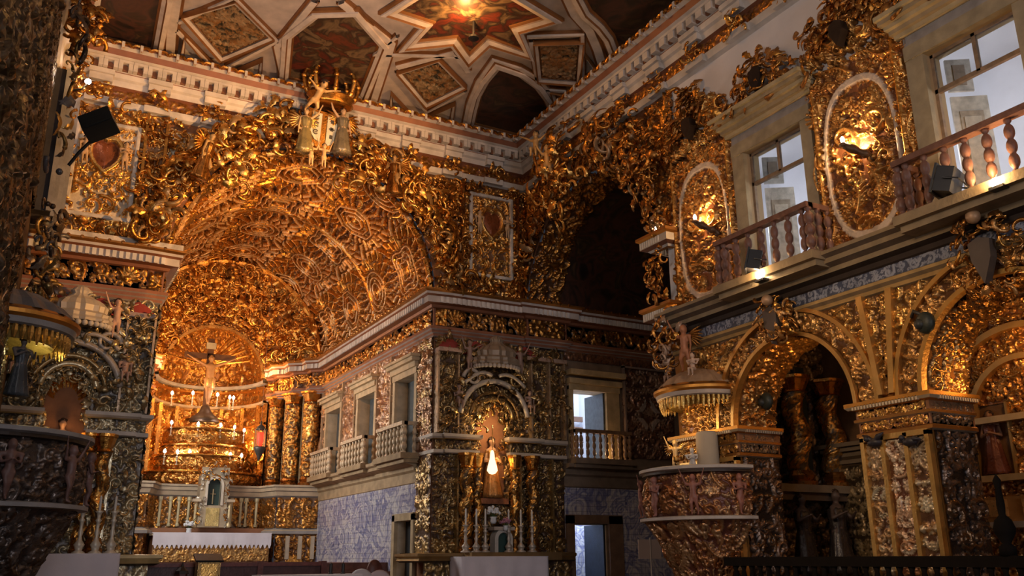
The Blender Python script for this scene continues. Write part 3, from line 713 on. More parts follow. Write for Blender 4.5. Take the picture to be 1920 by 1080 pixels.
relief('white_ground_scrollwork', FAR, 1.95, 2.85, 7.9, 9.45, 0.13, (0.74, 0.62, 0.46, 0), 44, 0.5, 0.022, t, n0=0.03, g0=0.2, mask=lambda U, V: ((U-CXC)**2+(V-SPR)**2 > 3.5**2))
m = MB()
for u in (1.5, 1.93): m.box(FAR, u, u+0.06, 6.6, 9.66, 0, 0.2, GOLD)
m.box(FAR, -0.2, CXC-2.9, 6.5, 6.62, 0, 0.28, WHITE)
m.each('gilded_strip', M_GILT, t)
t = thing('gilded_wall_carving', 'gilded scroll carving covering the far wall right of the chancel arch', 'wall carving')
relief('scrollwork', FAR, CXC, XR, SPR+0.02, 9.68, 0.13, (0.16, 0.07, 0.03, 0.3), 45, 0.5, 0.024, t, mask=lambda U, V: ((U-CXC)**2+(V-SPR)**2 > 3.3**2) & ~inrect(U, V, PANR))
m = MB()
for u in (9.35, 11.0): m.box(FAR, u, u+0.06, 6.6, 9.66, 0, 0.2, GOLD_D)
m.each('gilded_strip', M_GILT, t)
for x0, x1, nm, sd, n in ((XL+.3, 2.5, 'gilded_foliage', 91, 150), (8.4, 11.2, 'gilded_foliage', 92, 190)):
    pts, nr = [], []
    while len(pts) < n:
        x, z = rg.uniform(x0, x1), rg.uniform(6.6, 9.6)
        if (x-CXC)**2+(z-SPR)**2 < 3.7**2 or any(r[0]-.05 < x < r[1]+.05 and r[2]-.05 < z < r[3]+.05 for r in (PANL, PANR)): continue
        pts.append([x, 19.86, z]); nr.append([rg.normal()*.4, -1, rg.normal()*.4])
    tag(cluster(nm, pts, nr, .27, sd, (GOLD, GOLD_L, GOLD_D)), 'loose gilded leafwork around the %s carved panel of the far wall' % ('white ground' if x0 < 2 else 'white framed dark'), 'carving')
# archivolt of the chancel arch: bold carved band with foliage
t = thing('gilded_arch_surround', 'bold gilded foliage band framing the chancel arch', 'arch surround')
pm = lambda R, y0: (lambda U, V, D: np.stack([CXC-(R+V)*np.cos(U), y0-D, SPR+(R+V)*np.sin(U)], -1))
def polar_relief(name, cx, cz, y0, R0, R1, a0, a1, amp, ground, seed, scale, res, parent, toward=-1, ax='y', **kw):
    """relief on a flat ring round an arch; arc length is the first coordinate"""
    Rm = (R0+R1)/2
    def mp(U, V, D):
        th = a0+U/Rm; r = V
        a, b = cx-r*np.cos(th), cz+r*np.sin(th)
        return np.stack([a, y0+toward*D, b], -1) if ax == 'y' else np.stack([y0+toward*D, a, b], -1)
    return relief(name, None, 0, (a1-a0)*Rm, R0, R1, amp, ground, seed, scale, res, parent, mapf=mp, **kw)
polar_relief('carved_band', CXC, SPR, 19.97, 3.2, 3.85, 0, math.pi, 0.32, BROWN, 50, 0.62, 0.03, t, n0=0.05)
pts, nr = [], []; rg = np.random.default_rng(8)
for i in range(330):
    th = rg.uniform(0.03, math.pi-.03); r = rg.uniform(3.3, 3.9); pts.append([CXC-r*math.cos(th), 19.75-rg.uniform(0, .15), SPR+r*math.sin(th)]); nr.append([-0.4*math.cos(th), -1, 0.4*math.sin(th)])
cluster('foliage', pts, nr, 0.44, 9, (GOLD, GOLD_L, GOLD, (0.5, 0.30, 0.12, .5)), t)
# brighter foliage bursts on the arch shoulders
for (px, py, s, n, lb) in ((440, 285, 0.75, 60, 'burst of gilded foliage on the left shoulder of the chancel arch'), (792, 375, 0.72, 75, 'burst of gilded foliage on the right shoulder of the chancel arch'), (520, 235, 0.6, 45, 'gilded festoon left of the coat of arms'), (690, 320, 0.7, 50, 'gilded festoon right of the coat of arms')):
    c = onY(px, py, 19.6); pts, nr = [], []
    for i in range(n): d = rg.normal(size=2)*s*.45; pts.append([c[0]+d[0], 19.55+abs(d[0])*.15, c[2]+d[1]]); nr.append([d[0], -1.2, d[1]])
    tag(cluster('gilded_foliage', pts, nr, 0.40, int(px), (GOLD_L, GOLD, GOLD_L)), lb, 'carving')

# vault of the chancel: geometric mouldings, white edged on gold
def vault_feat():
    S0, SW = 3.25*math.pi/3, 1.75
    def feat(U, V, H, C):
        # U = arc length 0..pi*R ; V = depth
        L = math.pi*CRAD; nc = 5; cw = L/nc; dc = 2.25
        x = (U/cw) % 1.0-0.5; row = np.floor(U/cw); y = ((V-20.2)/dc+0.5*(row % 2)) % 1.0-0.5; colk = np.floor((V-20.2)/dc+0.5*(row % 2))
        X, Y = x*cw, y*dc; rc = np.hypot(X, Y); th = np.arctan2(Y, X)
        kind = (row*2+colk) % 3
        octo = np.maximum(np.maximum(np.abs(X), np.abs(Y)), (np.abs(X)+np.abs(Y))*0.74)
        star = rc*(1+0.16*np.cos(4*th)); d = np.where(kind == 0, rc, np.where(kind == 1, octo, star*0.95))
        edge = 0.68
        ph = (d/0.17) % 1.0
        rg1 = np.clip(1.25-np.abs(ph-0.5)*4.0, 0, 1)
        wl = (np.abs(ph-0.5) < 0.075) & (d > 0.2) & (d < edge)
        h = np.where(d < edge, 0.95*rg1-0.15*d/edge+.05, 0)
        # zone between the rosettes: chevron shafts radiating
        ns = 26; q = (th*ns/(2*math.pi)+0.08*np.sin(rc*9)) % 1.0; seg_ = np.floor(th*ns/(2*math.pi)) % 3; gap = (np.abs(rc-(0.86+0.1*seg_)) < .035)
        h = np.where(d >= edge, 0.95*np.clip(1.3-np.abs(q-.5)*3.6, 0, 1)*(1-.8*gap), h); wl = wl | ((d >= edge) & (np.abs(q-.40) < 0.06) & ~gap)
        cen = d < 0.16; h = np.where(cen, 0.9*np.sqrt(np.clip(1-(d/0.16)**2, 0, 1)), h)
        low = H*0.62
        Hn = np.maximum(h, low*(1-rg1*0.6))
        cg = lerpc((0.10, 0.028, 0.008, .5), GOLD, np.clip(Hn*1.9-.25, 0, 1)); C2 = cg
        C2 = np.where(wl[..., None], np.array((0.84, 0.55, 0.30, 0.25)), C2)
        return Hn, C2
    return feat
t = thing('gilded_barrel_vault', 'gilded barrel vault of the chancel with white edged geometric coffers', 'vault')
vm = lambda U, V, D: np.stack([CXC-(CRAD-D)*np.cos(U/CRAD), V, SPR+(CRAD-D)*np.sin(U/CRAD)], -1)
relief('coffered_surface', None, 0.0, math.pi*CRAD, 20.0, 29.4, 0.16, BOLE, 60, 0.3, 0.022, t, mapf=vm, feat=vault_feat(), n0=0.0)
# transverse gilded ribs
m = MB()
for y in (20.15, 24.2):
    a = np.linspace(0, math.pi, 50); m.tube(np.stack([CXC-(CRAD-.06)*np.cos(a), y+0*a, SPR+(CRAD-.06)*np.sin(a)], 1), 0.09, GOLD, 8)
m.each('rib', M_GILT, t)

# ================================================================== RETABLE OF THE HIGH ALTAR
AX, AY = 5.45, 31.5
t = thing('high_altarpiece', 'splayed gilded altarpiece with carved columns and concentric arches filling the chancel end', 'altarpiece')
def splay(U, V, D):      # U: angle 0..pi, V 0..1 from front to back
    R = 3.25+(1.9-3.25)*V-D; y = 29.2+(AY-29.2)*V
    return np.stack([AX-R*np.cos(U), y-0.4*D, 6.45+(R*np.sin(U))*(1.0+0.0*V)], -1)
def splay_m(U, V, D): return splay(U/2.6, V/2.6, D)
relief('splayed_archivolts', None, 0, 2.6*math.pi, 0, 2.6, 0.30, (0.22, 0.09, 0.03, .5), 61, 0.55, 0.026, t, mapf=splay_m, n0=0.0)
m = MB(); a = np.linspace(0, math.pi, 60)
for v, r in ((0.05, .10), (0.38, .12), (0.68, .12), (0.97, .09)):
    P = splay(a, np.full(60, v), np.full(60, 0.12)); m.tube(P, r*(1+.25*np.cos(a*30)), GOLD, 8)
m.each('archivolt_shaft', M_GILT, t)
pts, nr = [], []
for i in range(260):
    th, v = rg.uniform(0.05, math.pi-.05), rg.uniform(0, 1); P = splay(np.array(th), np.array(v), np.array(.22)); pts.append(P); nr.append([math.cos(th)*.5, -1, -math.sin(th)*.5])
cluster('foliage', pts, nr, 0.38, 77, (GOLD, GOLD_L, GOLD_D), t)
m = MB()
arch_ring(m, Fr((0, AY, 0), (1, 0, 0), (0, 0, 1), (0, -1, 0)), AX, 6.1, 1.62, 1.72, -0.1, 0.12, GOLD_L)
m.build('niche_arch', M_GILT, t)
polar_relief('niche_arch_carving', AX, 6.1, AY-.02, 1.7, 2.08, 0, math.pi, .1, (.3, .12, .04, .5), 62, .3, .03, t)
def column(parent, x, y, z0, z1, r, seed, col=GOLD, amp=0.07, twist=0, name='column', groundc=(0.14, 0.08, 0.04, .4), Xd=(1, 0, 0), res=0.03):
    L = 2*math.pi*r
    def mp(U, V, D):
        th = U/r+twist*V; rr = r*(.86 if twist else 1)+D; w = (V-z0)*2*math.pi/(5.2*r)*(1 if twist > 0 else -1); k = .30*r if twist else 0
        return np.stack([x+rr*np.cos(th)+k*np.cos(w), y+rr*np.sin(th)+k*np.sin(w), V], -1)
    o = relief(name, None, 0, L, z0+0.3, z1-0.35, amp, groundc, seed, 0.30, res, parent, mapf=mp, n0=0.0, sym=False)
    m = MB(); m.lathe([(r*1.35, z0), (r*1.4, z0+.08), (r*1.1, z0+.12), (r*1.25, z0+.2), (r*1.0, z0+.3)], G_ if False else GOLD_D, (x, y, 0), seg=14); m.build('base', M_GILT, o); m = MB()
    m.lathe([(r*1.0, z1-.36), (r*1.2, z1-.34), (r*1.0, z1-.3), (r*1.45, z1-.08), (r*1.6, z1-.06), (r*1.6, z1)], GOLD, (x, y, 0), seg=14, flute=0.08, nf=6)
    m.build('capital', M_GILT, o)
    return o
for i, (x, y, r) in enumerate(((8.42, 29.5, .24), (8.02, 30.25, .27), (7.62, 31.1, .22))):
    column(t, x, y, 2.3, 5.4, r, 70+i); column(t, 10.9-x, y, 2.3, 5.4, r, 75+i)
m = MB()
for sg in (1, -1):
    X = lambda x: x if sg > 0 else 10.9-x
    for (xa, ya, xb, yb) in ((8.7, 29.25, 8.2, 29.95), (8.2, 29.95, 7.8, 30.75), (7.8, 30.75, 7.35, 31.5)):
        m.quad([[X(xa)+.1*sg, ya+.25, 2.2], [X(xb)+.1*sg, yb+.25, 2.2], [X(xb)+.1*sg, yb+.25, 5.4], [X(xa)+.1*sg, ya+.25, 5.4]], (0.10, 0.06, 0.04, .2))
    for (x, y) in ((8.22, 29.85), (7.84, 30.7)): m.box(WORLD, X(x)-.03, X(x)+.03, y-.03, y+.03, 2.3, 5.4, (0.5, 0.42, 0.25, .3))
m.each('back_panel', M_MOULD, t)
# pedestal zone: shelf mouldings, carved panels, pale colonnettes either side of the tabernacle
m = MB()
PED = [(8.7, 29.15), (7.4, 29.3), (7.1, 30.2), (3.8, 30.2), (3.5, 29.3), (2.2, 29.15)]
m.sweep(PED, [(0, 1.9), (.06, 1.95), (.1, 2.08), (.16, 2.1), (.16, 2.2), (.22, 2.22), (.22, 2.28), (-.4, 2.29)], [GREY, CREAM, GREY, CREAM, GREY, CREAM, GOLD_D])
m.sweep(PED, [(0, .75), (.12, .77), (.12, .86), (.05, .9), (0, .95)], [CREAM, GREY, CREAM, GREY])
m.build('pedestal_mouldings', M_MOULD, t)
def poly_relief(parent, name, path, v0, v1, amp, ground, seed, scale=.35, res=.028, **kw):
    P = np.array(path)
    for i in range(len(P)-1):
        a, b = P[i], P[i+1]; L = np.linalg.norm(b-a); tt = (b-a)/L; n = (-tt[1], tt[0])
        relief(name, Fr((a[0], a[1], 0), (tt[0], tt[1], 0), (0, 0, 1), (n[0], n[1], 0)), 0, L, v0, v1, amp, ground, seed+i, scale, res, parent, **kw)
poly_relief(t, 'pedestal_carving', PED, 0.95, 1.9, 0.10, (0.18, 0.10, 0.05, .3), 81, gold=GOLD_D, gold2=GOLD)
poly_relief(t, 'base_carving', PED, -0.1, 0.75, 0.08, (0.16, 0.08, 0.04, .3), 91, gold=GOLD_D, gold2=GOLD)
m = MB()
for x in (4.0, 4.3, 4.55, 4.85, 6.15, 6.45, 6.62, 6.95): m.lathe([(.06, 1.0), (.065, 1.05), (.04, 1.1), (.045, 1.75), (.07, 1.8), (.07, 1.9)], (0.75, 0.66, 0.40, .2), (x, 30.12, 0), seg=8)
for x in (7.75, 8.15, 8.55): m.box(WORLD, x-.05, x+.05, 29.0, 29.14, 0, .7, (0.62, 0.52, 0.38, .1))
m.each('pale_colonnette', M_MOULD, t)
# apse wall behind the throne
t2 = thing('throne_niche', 'glowing gilded apse niche behind the crucifix', 'niche')
ap = lambda U, V, D: np.stack([AX-(1.95-D)*np.cos(U/1.95), AY+0.05+(2.4/1.95)*(1.95-D)*np.sin(U/1.95), V], -1)
relief('curved_wall', None, 0, 1.95*math.pi, 2.2, 6.1, 0.10, (0.5, 0.25, 0.07, .6), 101, 0.5, 0.035, t2, mapf=ap, n0=0.0)
dm = lambda U, V, D: np.stack([AX-(1.95-D)*np.cos(U/1.95)*np.cos(V), AY+0.05+(2.4/1.95)*(1.95-D)*np.sin(U/1.95)*np.cos(V), 6.1+(1.9-D)*np.sin(V)], -1)
dmap = lambda U, V, D: dm(U, V/1.9, D)
relief('half_dome', None, 0, 1.95*math.pi, 0, 1.9*math.pi/2*.99, 0.10, (0.42, 0.18, 0.05, .5), 102, 0.42, 0.035, t2, mapf=dmap, n0=0.0)
m = MB(); a = np.linspace(math.pi, 0, 30)
for z, h, p, c in ((5.95, .12, .22, WHITE), (5.8, .08, .14, GOLD), (5.25, .1, .16, (0.8, 0.6, .4, .1)), (4.5, .08, .1, GOLD)):
    path = np.stack([AX+1.95*np.cos(a), AY+.05+2.4*np.sin(a)], 1)[::-1]
    m.sweep(path[::-1] if False else path, [(0, z), (p, z+.02), (p, z+h), (0, z+h+.03)], [c, c, c], caps=False)
m.build('cornices', M_MOULD, t2)
m = MB()
for th in np.linspace(0.3, math.pi-.3, 7):
    for dz in (4.6,):
        x, y = AX+1.85*math.cos(th), AY+2.2*math.sin(th); m.box(WORLD, x-.06, x+.06, y-.05, y+.05, 2.3, 5.25, GOLD)
m.each('pilaster', M_GILT, t2)
# throne: stepped drums
t3 = thing('altar_throne', 'tiered gilded throne carrying the crucifix and rows of candles', 'throne')
for k, (R, z0, z1, yc) in enumerate(((1.75, 2.3, 2.75, 31.9), (1.5, 2.75, 3.30, 31.9), (1.28, 3.30, 3.66, 31.95), (1.22, 3.66, 4.22, 32.0), (0.6, 4.22, 4.62, 32.0))):
    mp = lambda U, V, D, R=R, yc=yc, z0=z0, z1=z1: np.stack([AX+(R+D+0.10*np.sin((V-z0)/(z1-z0)*math.pi))*np.cos(U/R), yc-0.72*(R+D+0.10*np.sin((V-z0)/(z1-z0)*math.pi))*np.sin(U/R), V], -1)
    o = relief('tier', None, 0, R*math.pi, z0, z1, 0.10, (0.5, 0.24, 0.06, .7), 110+k, 0.3, 0.026, t3, mapf=mp, n0=0.0)
    m = MB(); a = np.linspace(0, math.pi, 30); ring_ = np.stack([AX+(R+.12)*np.cos(a), yc-.72*(R+.12)*np.sin(a)], 1)
    V = np.concatenate([np.c_[ring_, np.full(30, z1)], [[AX, yc+.3, z1]]]); m.add(V, [[i, i+1, 30] for i in range(29)], GOLD)
    m.tube(np.c_[ring_, np.full(30, z1)], 0.035, GOLD_L, 6); m.build('tier_top', M_GILT, o)
# candles with lit bulbs on the throne: (px x, px y)
cand = None
rows = [[(323, 737), (362, 737), (408, 740), (431, 745), (438, 746)], [(322, 792), (372, 795), (414, 797), (440, 801), (458, 807)], [(309, 846), (333, 847), (356, 847), (432, 852), (453, 854)]]
lv = ['top row', 'middle row', 'bottom row']; od = ['leftmost', 'second from left', 'third from left', 'fourth from left', 'rightmost']
for ri, row in enumerate(rows):
    for ci, (px, py) in enumerate(row):
        yy = [31.3, 31.1, 30.9][ri]; p = onY(px, py, yy); h = [0.95, .28, .42][ri]
        if cand is None:
            cand = thing('candle_lamp', 'x', 'candle lamp', 'lit candle lamps on the throne', p)
            m = MB(); m.lathe([(.05, -.42), (.02, -.38), (.018, -.2), (.04, -.17), (.016, -.15), (.016, -.05)], (0.85, 0.75, .6, 0), seg=8); m.build('stem', M_MOULD, cand)
            m = MB(); m.lathe([(.005, -.06), (.04, -.03), (.046, 0), (.03, .045), (.003, .075)], WHITE, seg=10); m.build('bulb', M_BULB, cand); o = cand
        else: o = dup(cand, p)
        o['label'] = '%s of the five lit candle lamps in the %s of the throne' % (od[ci], lv[ri])
# console arms under the bottom row
t = thing('scroll_bracket', 'ornate gilded scroll at the right end of the throne bottom row', 'carving')
pts, nr = [], []
for i in range(26): th = rg.uniform(0.05, 1.0); pts.append([AX+1.55*math.cos(th), 31.9-1.15*math.sin(th), rg.uniform(2.8, 3.3)]); nr.append([math.cos(th), -math.sin(th), 0])
cluster('scrolls', pts, nr, 0.36, 15, (GOLD_L, GOLD), t)

# ---------- figures
def person_chains(arms='down', legs='stand', h=1.0, robe=False, child=False):
    """body facing -Y, height h, feet at z=0"""
    hr = 0.095 if child else 0.066; hz = h*(0.90 if child else 0.935)
    w = 0.115 if not child else 0.12
    C = []
    hip, sh = 0.50*h if not child else .44*h, 0.80*h if not child else .76*h
    C.append([(0, 0, hip, .085*h), (0, -.005, (hip+sh)/2, .085*h), (0, 0, sh-.04*h, .09*h)])
    C.append([(-w, 0, sh-.02*h, .042*h), (0, 0, sh-.01*h, .055*h), (w, 0, sh-.02*h, .042*h)])
    C.append([(0, 0, sh, .035*h), (0, -.005, hz-hr*h*.8, .032*h)])
    C.append([(0, -.005*h, hz, hr*h, (0.82, .95, 1.12))]); C.append([(0, -.005*h-hr*h*.98, hz-.01*h, .014*h)]); C.append([(-hr*.8*h, 0, hz-.005*h, .014*h)]); C.append([(hr*.8*h, 0, hz-.005*h, .014*h)])
    C.append([(0, -.02*h, hz-hr*h*.75, hr*h*.5, (1, 1, 1))])
    A = dict(down=[(.15, -.01, .58), (.16, -.06, .42)], up=[(.24, -.05, .92), (.30, -.08, 1.08)], out=[(.27, -.03, .83), (.42, -.04, .90)], fold=[(.15, -.03, .60), (.04, -.13, .64)], cross=[(.25, 0, .86), (.42, .0, .95)], hold=[(.17, -.08, .66), (.10, -.20, .72)])
    ar = arms if isinstance(arms, tuple) else (arms, arms)
    for sg, an in ((-1, ar[0]), (1, ar[1])):
        e, q = A[an]; S = (sg*w, 0, sh-.02*h)
        E_ = (sg*e[0]*h, e[1]*h, e[2]*h); Q = (sg*q[0]*h, q[1]*h, q[2]*h)
        C.append([(*S, .036*h), (*E_, .029*h)]); C.append([(*E_, .029*h), (*Q, .019*h)])
        d = np.array(Q)-np.array(E_); d /= np.linalg.norm(d); B = np.array(Q)+d*.03*h
        C.append([(*Q, .018*h), (*B, .020*h)]); s2 = np.cross(d, [0, 1, 0]); s2 = s2/(np.linalg.norm(s2)+1e-6)
        for k in range(4):
            r0 = B+s2*(k-1.5)*.011*h; L = (.030, .036, .034, .027)[k]*h; C.append([(*r0, .0065*h), (*(r0+d*L+np.array([0, -.006*h, 0])), .005*h)])
        C.append([(*(np.array(Q)+d*.012*h), .008*h), (*(np.array(Q)+d*.03*h-s2*.032*h), .006*h)])
    Lg = dict(stand=[(.055, 0, .27, .05, -.01, .03), (.055, 0, .27, .05, -.01, .03)], step=[(.06, -.06, .28, .05, -.02, .04), (.06, .02, .27, .09, .06, .05)], fly=[(.08, .02, .26, .05, .12, .08), (.10, -.10, .32, .12, .02, .14)], cross=[(.03, -.05, .27, .012, -.01, .04), (.03, -.03, .27, .012, .02, .04)], sit=[(.07, -.20, .44, .07, -.20, .22), (.07, -.21, .42, .07, -.19, .2)])
    for sg, L in zip((-1, 1), Lg[legs]):
        C.append([(sg*.05*h, 0, hip, .068*h), (sg*L[0]*h, L[1]*h, L[2]*h, .045*h)]); C.append([(sg*L[0]*h, L[1]*h, L[2]*h, .044*h), (sg*(L[0]+L[3])/2*h, (L[1]+L[4])/2*h+.008*h, (L[2]+L[5])/2*h+.02*h, .040*h), (sg*L[3]*h, L[4]*h, L[5]*h, .022*h)])
        C.append([(sg*L[3]*h, L[4]*h, L[5]*h-.01*h, .024*h), (sg*L[3]*h, L[4]*h-.08*h, L[5]*h-.03*h, .016*h)])
    return C
def wing_mesh(m, side, h, c, sweep=0.8):
    for k in range(7):
        a = sweep-k*0.23; L = (.42-.03*k)*h; s = np.linspace(0, 1, 7)
        P = np.stack([side*(.05*h+L*s*math.cos(a)), .05*h+.05*h*s, .74*h+L*s*math.sin(a)-.10*h*s*s], 1); m.tube(P, .028*h*np.sin(np.pi*np.clip(s*.85+.1, 0, 1))+.004*h, c, 6)
def figure(name, label, cat, loc, rotz=0.0, h=1.0, arms='down', legs='stand', child=False, skin=SKIN, hair=HAIR, wings=None, robe=None, loin=None, tilt=0.0, group=None, mat=None, vox=0.018):
    root = thing(name, label, cat, group, loc); root.rotation_euler = (tilt, 0, rotz)
    mt = mat or M_SKIN
    fuse('body', person_chains(arms, legs, h, child=child), skin, vox*h, 2, root, mt)
    hr = (0.095 if child else 0.066)*h; hz = h*(0.90 if child else 0.935)
    m = MB(); rr = np.random.default_rng(int(abs(loc[0]*100)))
    for k in range(26):
        th = rr.uniform(0, 2*math.pi); ph = rr.uniform(0, 1.15)
        p = (hr*.9*math.sin(ph)*math.cos(th), hr*.25+hr*.9*math.sin(ph)*math.sin(th)*.9-.005*h, hz+hr*1.05*math.cos(ph)); m.ball(p, hr*.34, hair, 6, 5)
    m.build('hair', M_SKIN if mat is None else mat, root, smooth=True)
    if wings:
        m = MB(); [wing_mesh(m, s, h, wings) for s in (-1, 1)]; m.build('wings', M_GILT, root, smooth=True)
    if robe:
        pr = [(.20, .0), (.19, .05), (.15, .25), (.12, .45), (.095, .54), (.12, .68), (.125, .76), (.06, .81)]
        m = MB(); m.lathe([(r*h, z*h) for r, z in pr], robe, seg=28, flute=.10, nf=9, twist=3/h, Y=(0, .8, 0)); m.build('robe', M_GILT if mat is None else mat, root, smooth=True)
    if loin:
        m = MB(); m.lathe([(.10*h, .34*h), (.105*h, .40*h), (.10*h, .5*h), (.085*h, .54*h)], loin, seg=20, flute=.1, nf=7, twist=4/h, Y=(0, .85, 0)); m.build('loincloth', M_GILT, root, smooth=True)
    return root
# crucifix on the throne
cp = onY(384, 778, 31.6)
t = thing('crucifix', 'large dark wooden cross with the crucified figure above the candle rows', 'crucifix', None, tuple(cp))
m = MB(); F0 = Fr((0, 0, 0), (1, 0, 0), (0, 0, 1), (0, -1, 0)); m.box(F0, -.1, .1, -.1, 2.65, -.05, .05, WOOD); m.box(F0, -.85, .85, 1.93, 2.12, -.05, .05, WOOD)
m.build('cross', M_WOOD, t)
m = MB(); m.box(F0, -.16, .16, 2.28, 2.5, .05, .08, (.8, .7, .5, 0)); m.build('title_board', M_MOULD, t)
m = MB(); m.lathe([(.5, -.25), (.45, -.1), (.3, 0), (.2, .12), (.12, .3)], (0.08, .05, .03, 0), seg=14); m.build('rock_base', M_WOOD, t, smooth=True)
c = figure('crucified_figure', 'pale carved figure with loincloth hanging on the dark cross', 'statue', (cp[0]+.03, cp[1]-.15, cp[2]+.3), 0, 1.75, 'cross', 'cross', False, (0.5, .27, .12, 0), HAIR, None, None, (0.9, 0.6, .25, .5))
# halo of rays behind the cross
m = MB()
for k in range(-3, 4):
    for s in (-1, 1):
        a = s*(0.35+0.16*(k+3)); 
        if abs(a) > .35: m.tube([[cp[0]+.3*math.sin(a), 31.9, cp[2]+1.75+.3*math.cos(a)*s*0+.3*math.cos(a)], [cp[0]+1.5*math.sin(a), 32.0, cp[2]+1.75+1.3*math.cos(a)]], [.03, .05], GOLD_L, 5)
tag(m.build('ray_glory', M_GILT), 'gilded rays spreading behind the arms of the cross', 'glory')
# tabernacle
t = thing('tabernacle', 'ornate pale gilded tabernacle with arched glass front on the high altar', 'tabernacle')
F1 = Fr((5.4, 29.3, 0), (1, 0, 0), (0, 0, 1), (0, -1, 0))
m = MB(); arch_wall(m, F1, -.42, .42, .95, 2.75, 0, 2.2, .20, .18, (0.55, .45, .30, .4), 1.6); m.box(F1, -.42, .42, .95, 1.6, -.3, .175, (0.5, .4, .26, .4)); m.box(F1, -.42, -.2, 1.6, 2.5, -.3, .179, (0.5, .42, .3, .4)); m.box(F1, .2, .42, 1.6, 2.5, -.3, .179, (0.5, .42, .3, .4))
arch_ring(m, F1, 0, 2.2, .2, .27, .1, .24, (.75, .68, .55, .2)); m.box(F1, -.27, -.2, 1.6, 2.2, .1, .24, (.75, .68, .55, .2)); m.box(F1, .2, .27, 1.6, 2.2, .1, .24, (.75, .68, .55, .2))
for s in (-1, 1): m.lathe([(.06, .95), (.07, 1.0), (.045, 1.1), (.05, 1.65), (.08, 1.7)], (.75, .62, .35, .4), F1(s*.5, 0, .15)-np.array([0, 0, 0]), seg=8)
for s in (-1, 1): m.box(F1, s*.5-.12, s*.5+.12, 1.7, 1.78, 0, .3, CREAM)
m.build('body', M_MOULD, t)
pts, nr = [], []
for i in range(60): x = rg.uniform(-.42, .42); pts.append([5.4+x, 29.1, rg.uniform(2.3, 3.05-abs(x)*1.1)]); nr.append([x, -1, .5])
for i in range(40): s = rg.choice([-1, 1]); pts.append([5.4+s*rg.uniform(.28, .42), 29.1, rg.uniform(1.0, 2.3)]); nr.append([s, -1, 0])
cluster('crest', pts, nr, 0.16, 31, ((.6, .55, .45, .4), GOLD), t)
m = MB(); m.box(F1, -.2, .2, 1.6, 2.4, -.2, -.05, (.03, .06, .05, 0)); m.tube([F1(0, 1.65, 0), F1(0, 2.1, 0)], .02, (.6, .5, .3, .5), 6); m.tube([F1(-.08, 1.95, 0), F1(.08, 1.95, 0)], .015, (.6, .5, .3, .5), 6); m.build('niche_with_cross', M_METAL, t)
m = MB(); m.box(F1, -.2, .2, .98, 1.52, .18, .21, (.85, .65, .25, .6)); m.build('door', M_GILT, t)
# altar table of the high altar
t = thing('high_altar_table', 'long carved golden altar table below the tabernacle', 'altar')
AF = Fr((0, 28.95, 0), (1, 0, 0), (0, 0, 1), (0, -1, 0))
relief('front', AF, 3.75, 7.15, -0.05, .68, .05, (0.4, .22, .08, .4), 120, .25, .022, t, gold=(0.62, .36, .12, .6))
m = MB(); m.box(WORLD, 3.75, 7.15, 28.96, 29.9, -.1, .70, BROWN); m.box(WORLD, 3.7, 7.2, 28.9, 29.9, .7, .76, CREAM); m.box(WORLD, 3.72, 7.18, 29.85, 30.1, .76, .95, BROWN); m.build('table', M_MOULD, t)
m = MB(); n = 26; xs = np.linspace(3.72, 7.18, n*4+1)
m.box(WORLD, 3.7, 7.2, 28.86, 29.85, .765, .785, (.80, .78, .84, 0))
top = .78; low = np.array([.33+(.10 if (i//2) % 2 == 0 else 0) for i in range(len(xs))])
y = 28.85-.012*np.sin(xs*9); V = np.concatenate([np.c_[xs, y, np.full(len(xs), top)], np.c_[xs, y-.01, low]]); k = len(xs)
m.add(V, [[i, i+1, k+i+1, k+i] for i in range(k-1)], (.80, .78, .84, 0))
tag(m.build('altar_cloth', M_CLOTH), 'white altar cloth with scalloped lace edge on the high altar', 'altar cloth')
def bouquet(loc, r, label, c=(.85, .88, .9, 0), vase=True):
    t = thing('flower_bouquet', label, 'flowers', None, tuple(loc)); q = np.random.default_rng(int(loc[0]*77)); m = MB()
    for i in range(34):
        d = q.normal(size=3); d /= np.linalg.norm(d); d[2] = abs(d[2])*.9; p = d*r*q.uniform(.5, 1)
        for k in range(5): a = k*2*math.pi/5; m.ball(p+np.array([math.cos(a), .2, math.sin(a)])*r*.11, r*.12, c, 6, 4)
    m.build('blossoms', M_CLOTH, t, smooth=True)
    m = MB()
    for i in range(12): d = q.normal(size=3); m.tube([[0, 0, -r*.6], d*r*.4+np.array([0, 0, r*.1]), d*r*.75], [r*.05, r*.05, r*.02], (.05, .09, .03, 0), 5)
    m.build('leaves', M_CLOTH, t)
    m = MB(); m.lathe([(r*.3, -r*1.4), (r*.45, -r*1.1), (r*.4, -r*.7), (r*.5, -r*.5)], (.75, .78, .8, 0), seg=12); m.build('vase', M_CLOTH, t, smooth=True)
    return t
bouquet(onY(355, 985, 29.0), .17, 'white flower bouquet standing on the left half of the high altar')
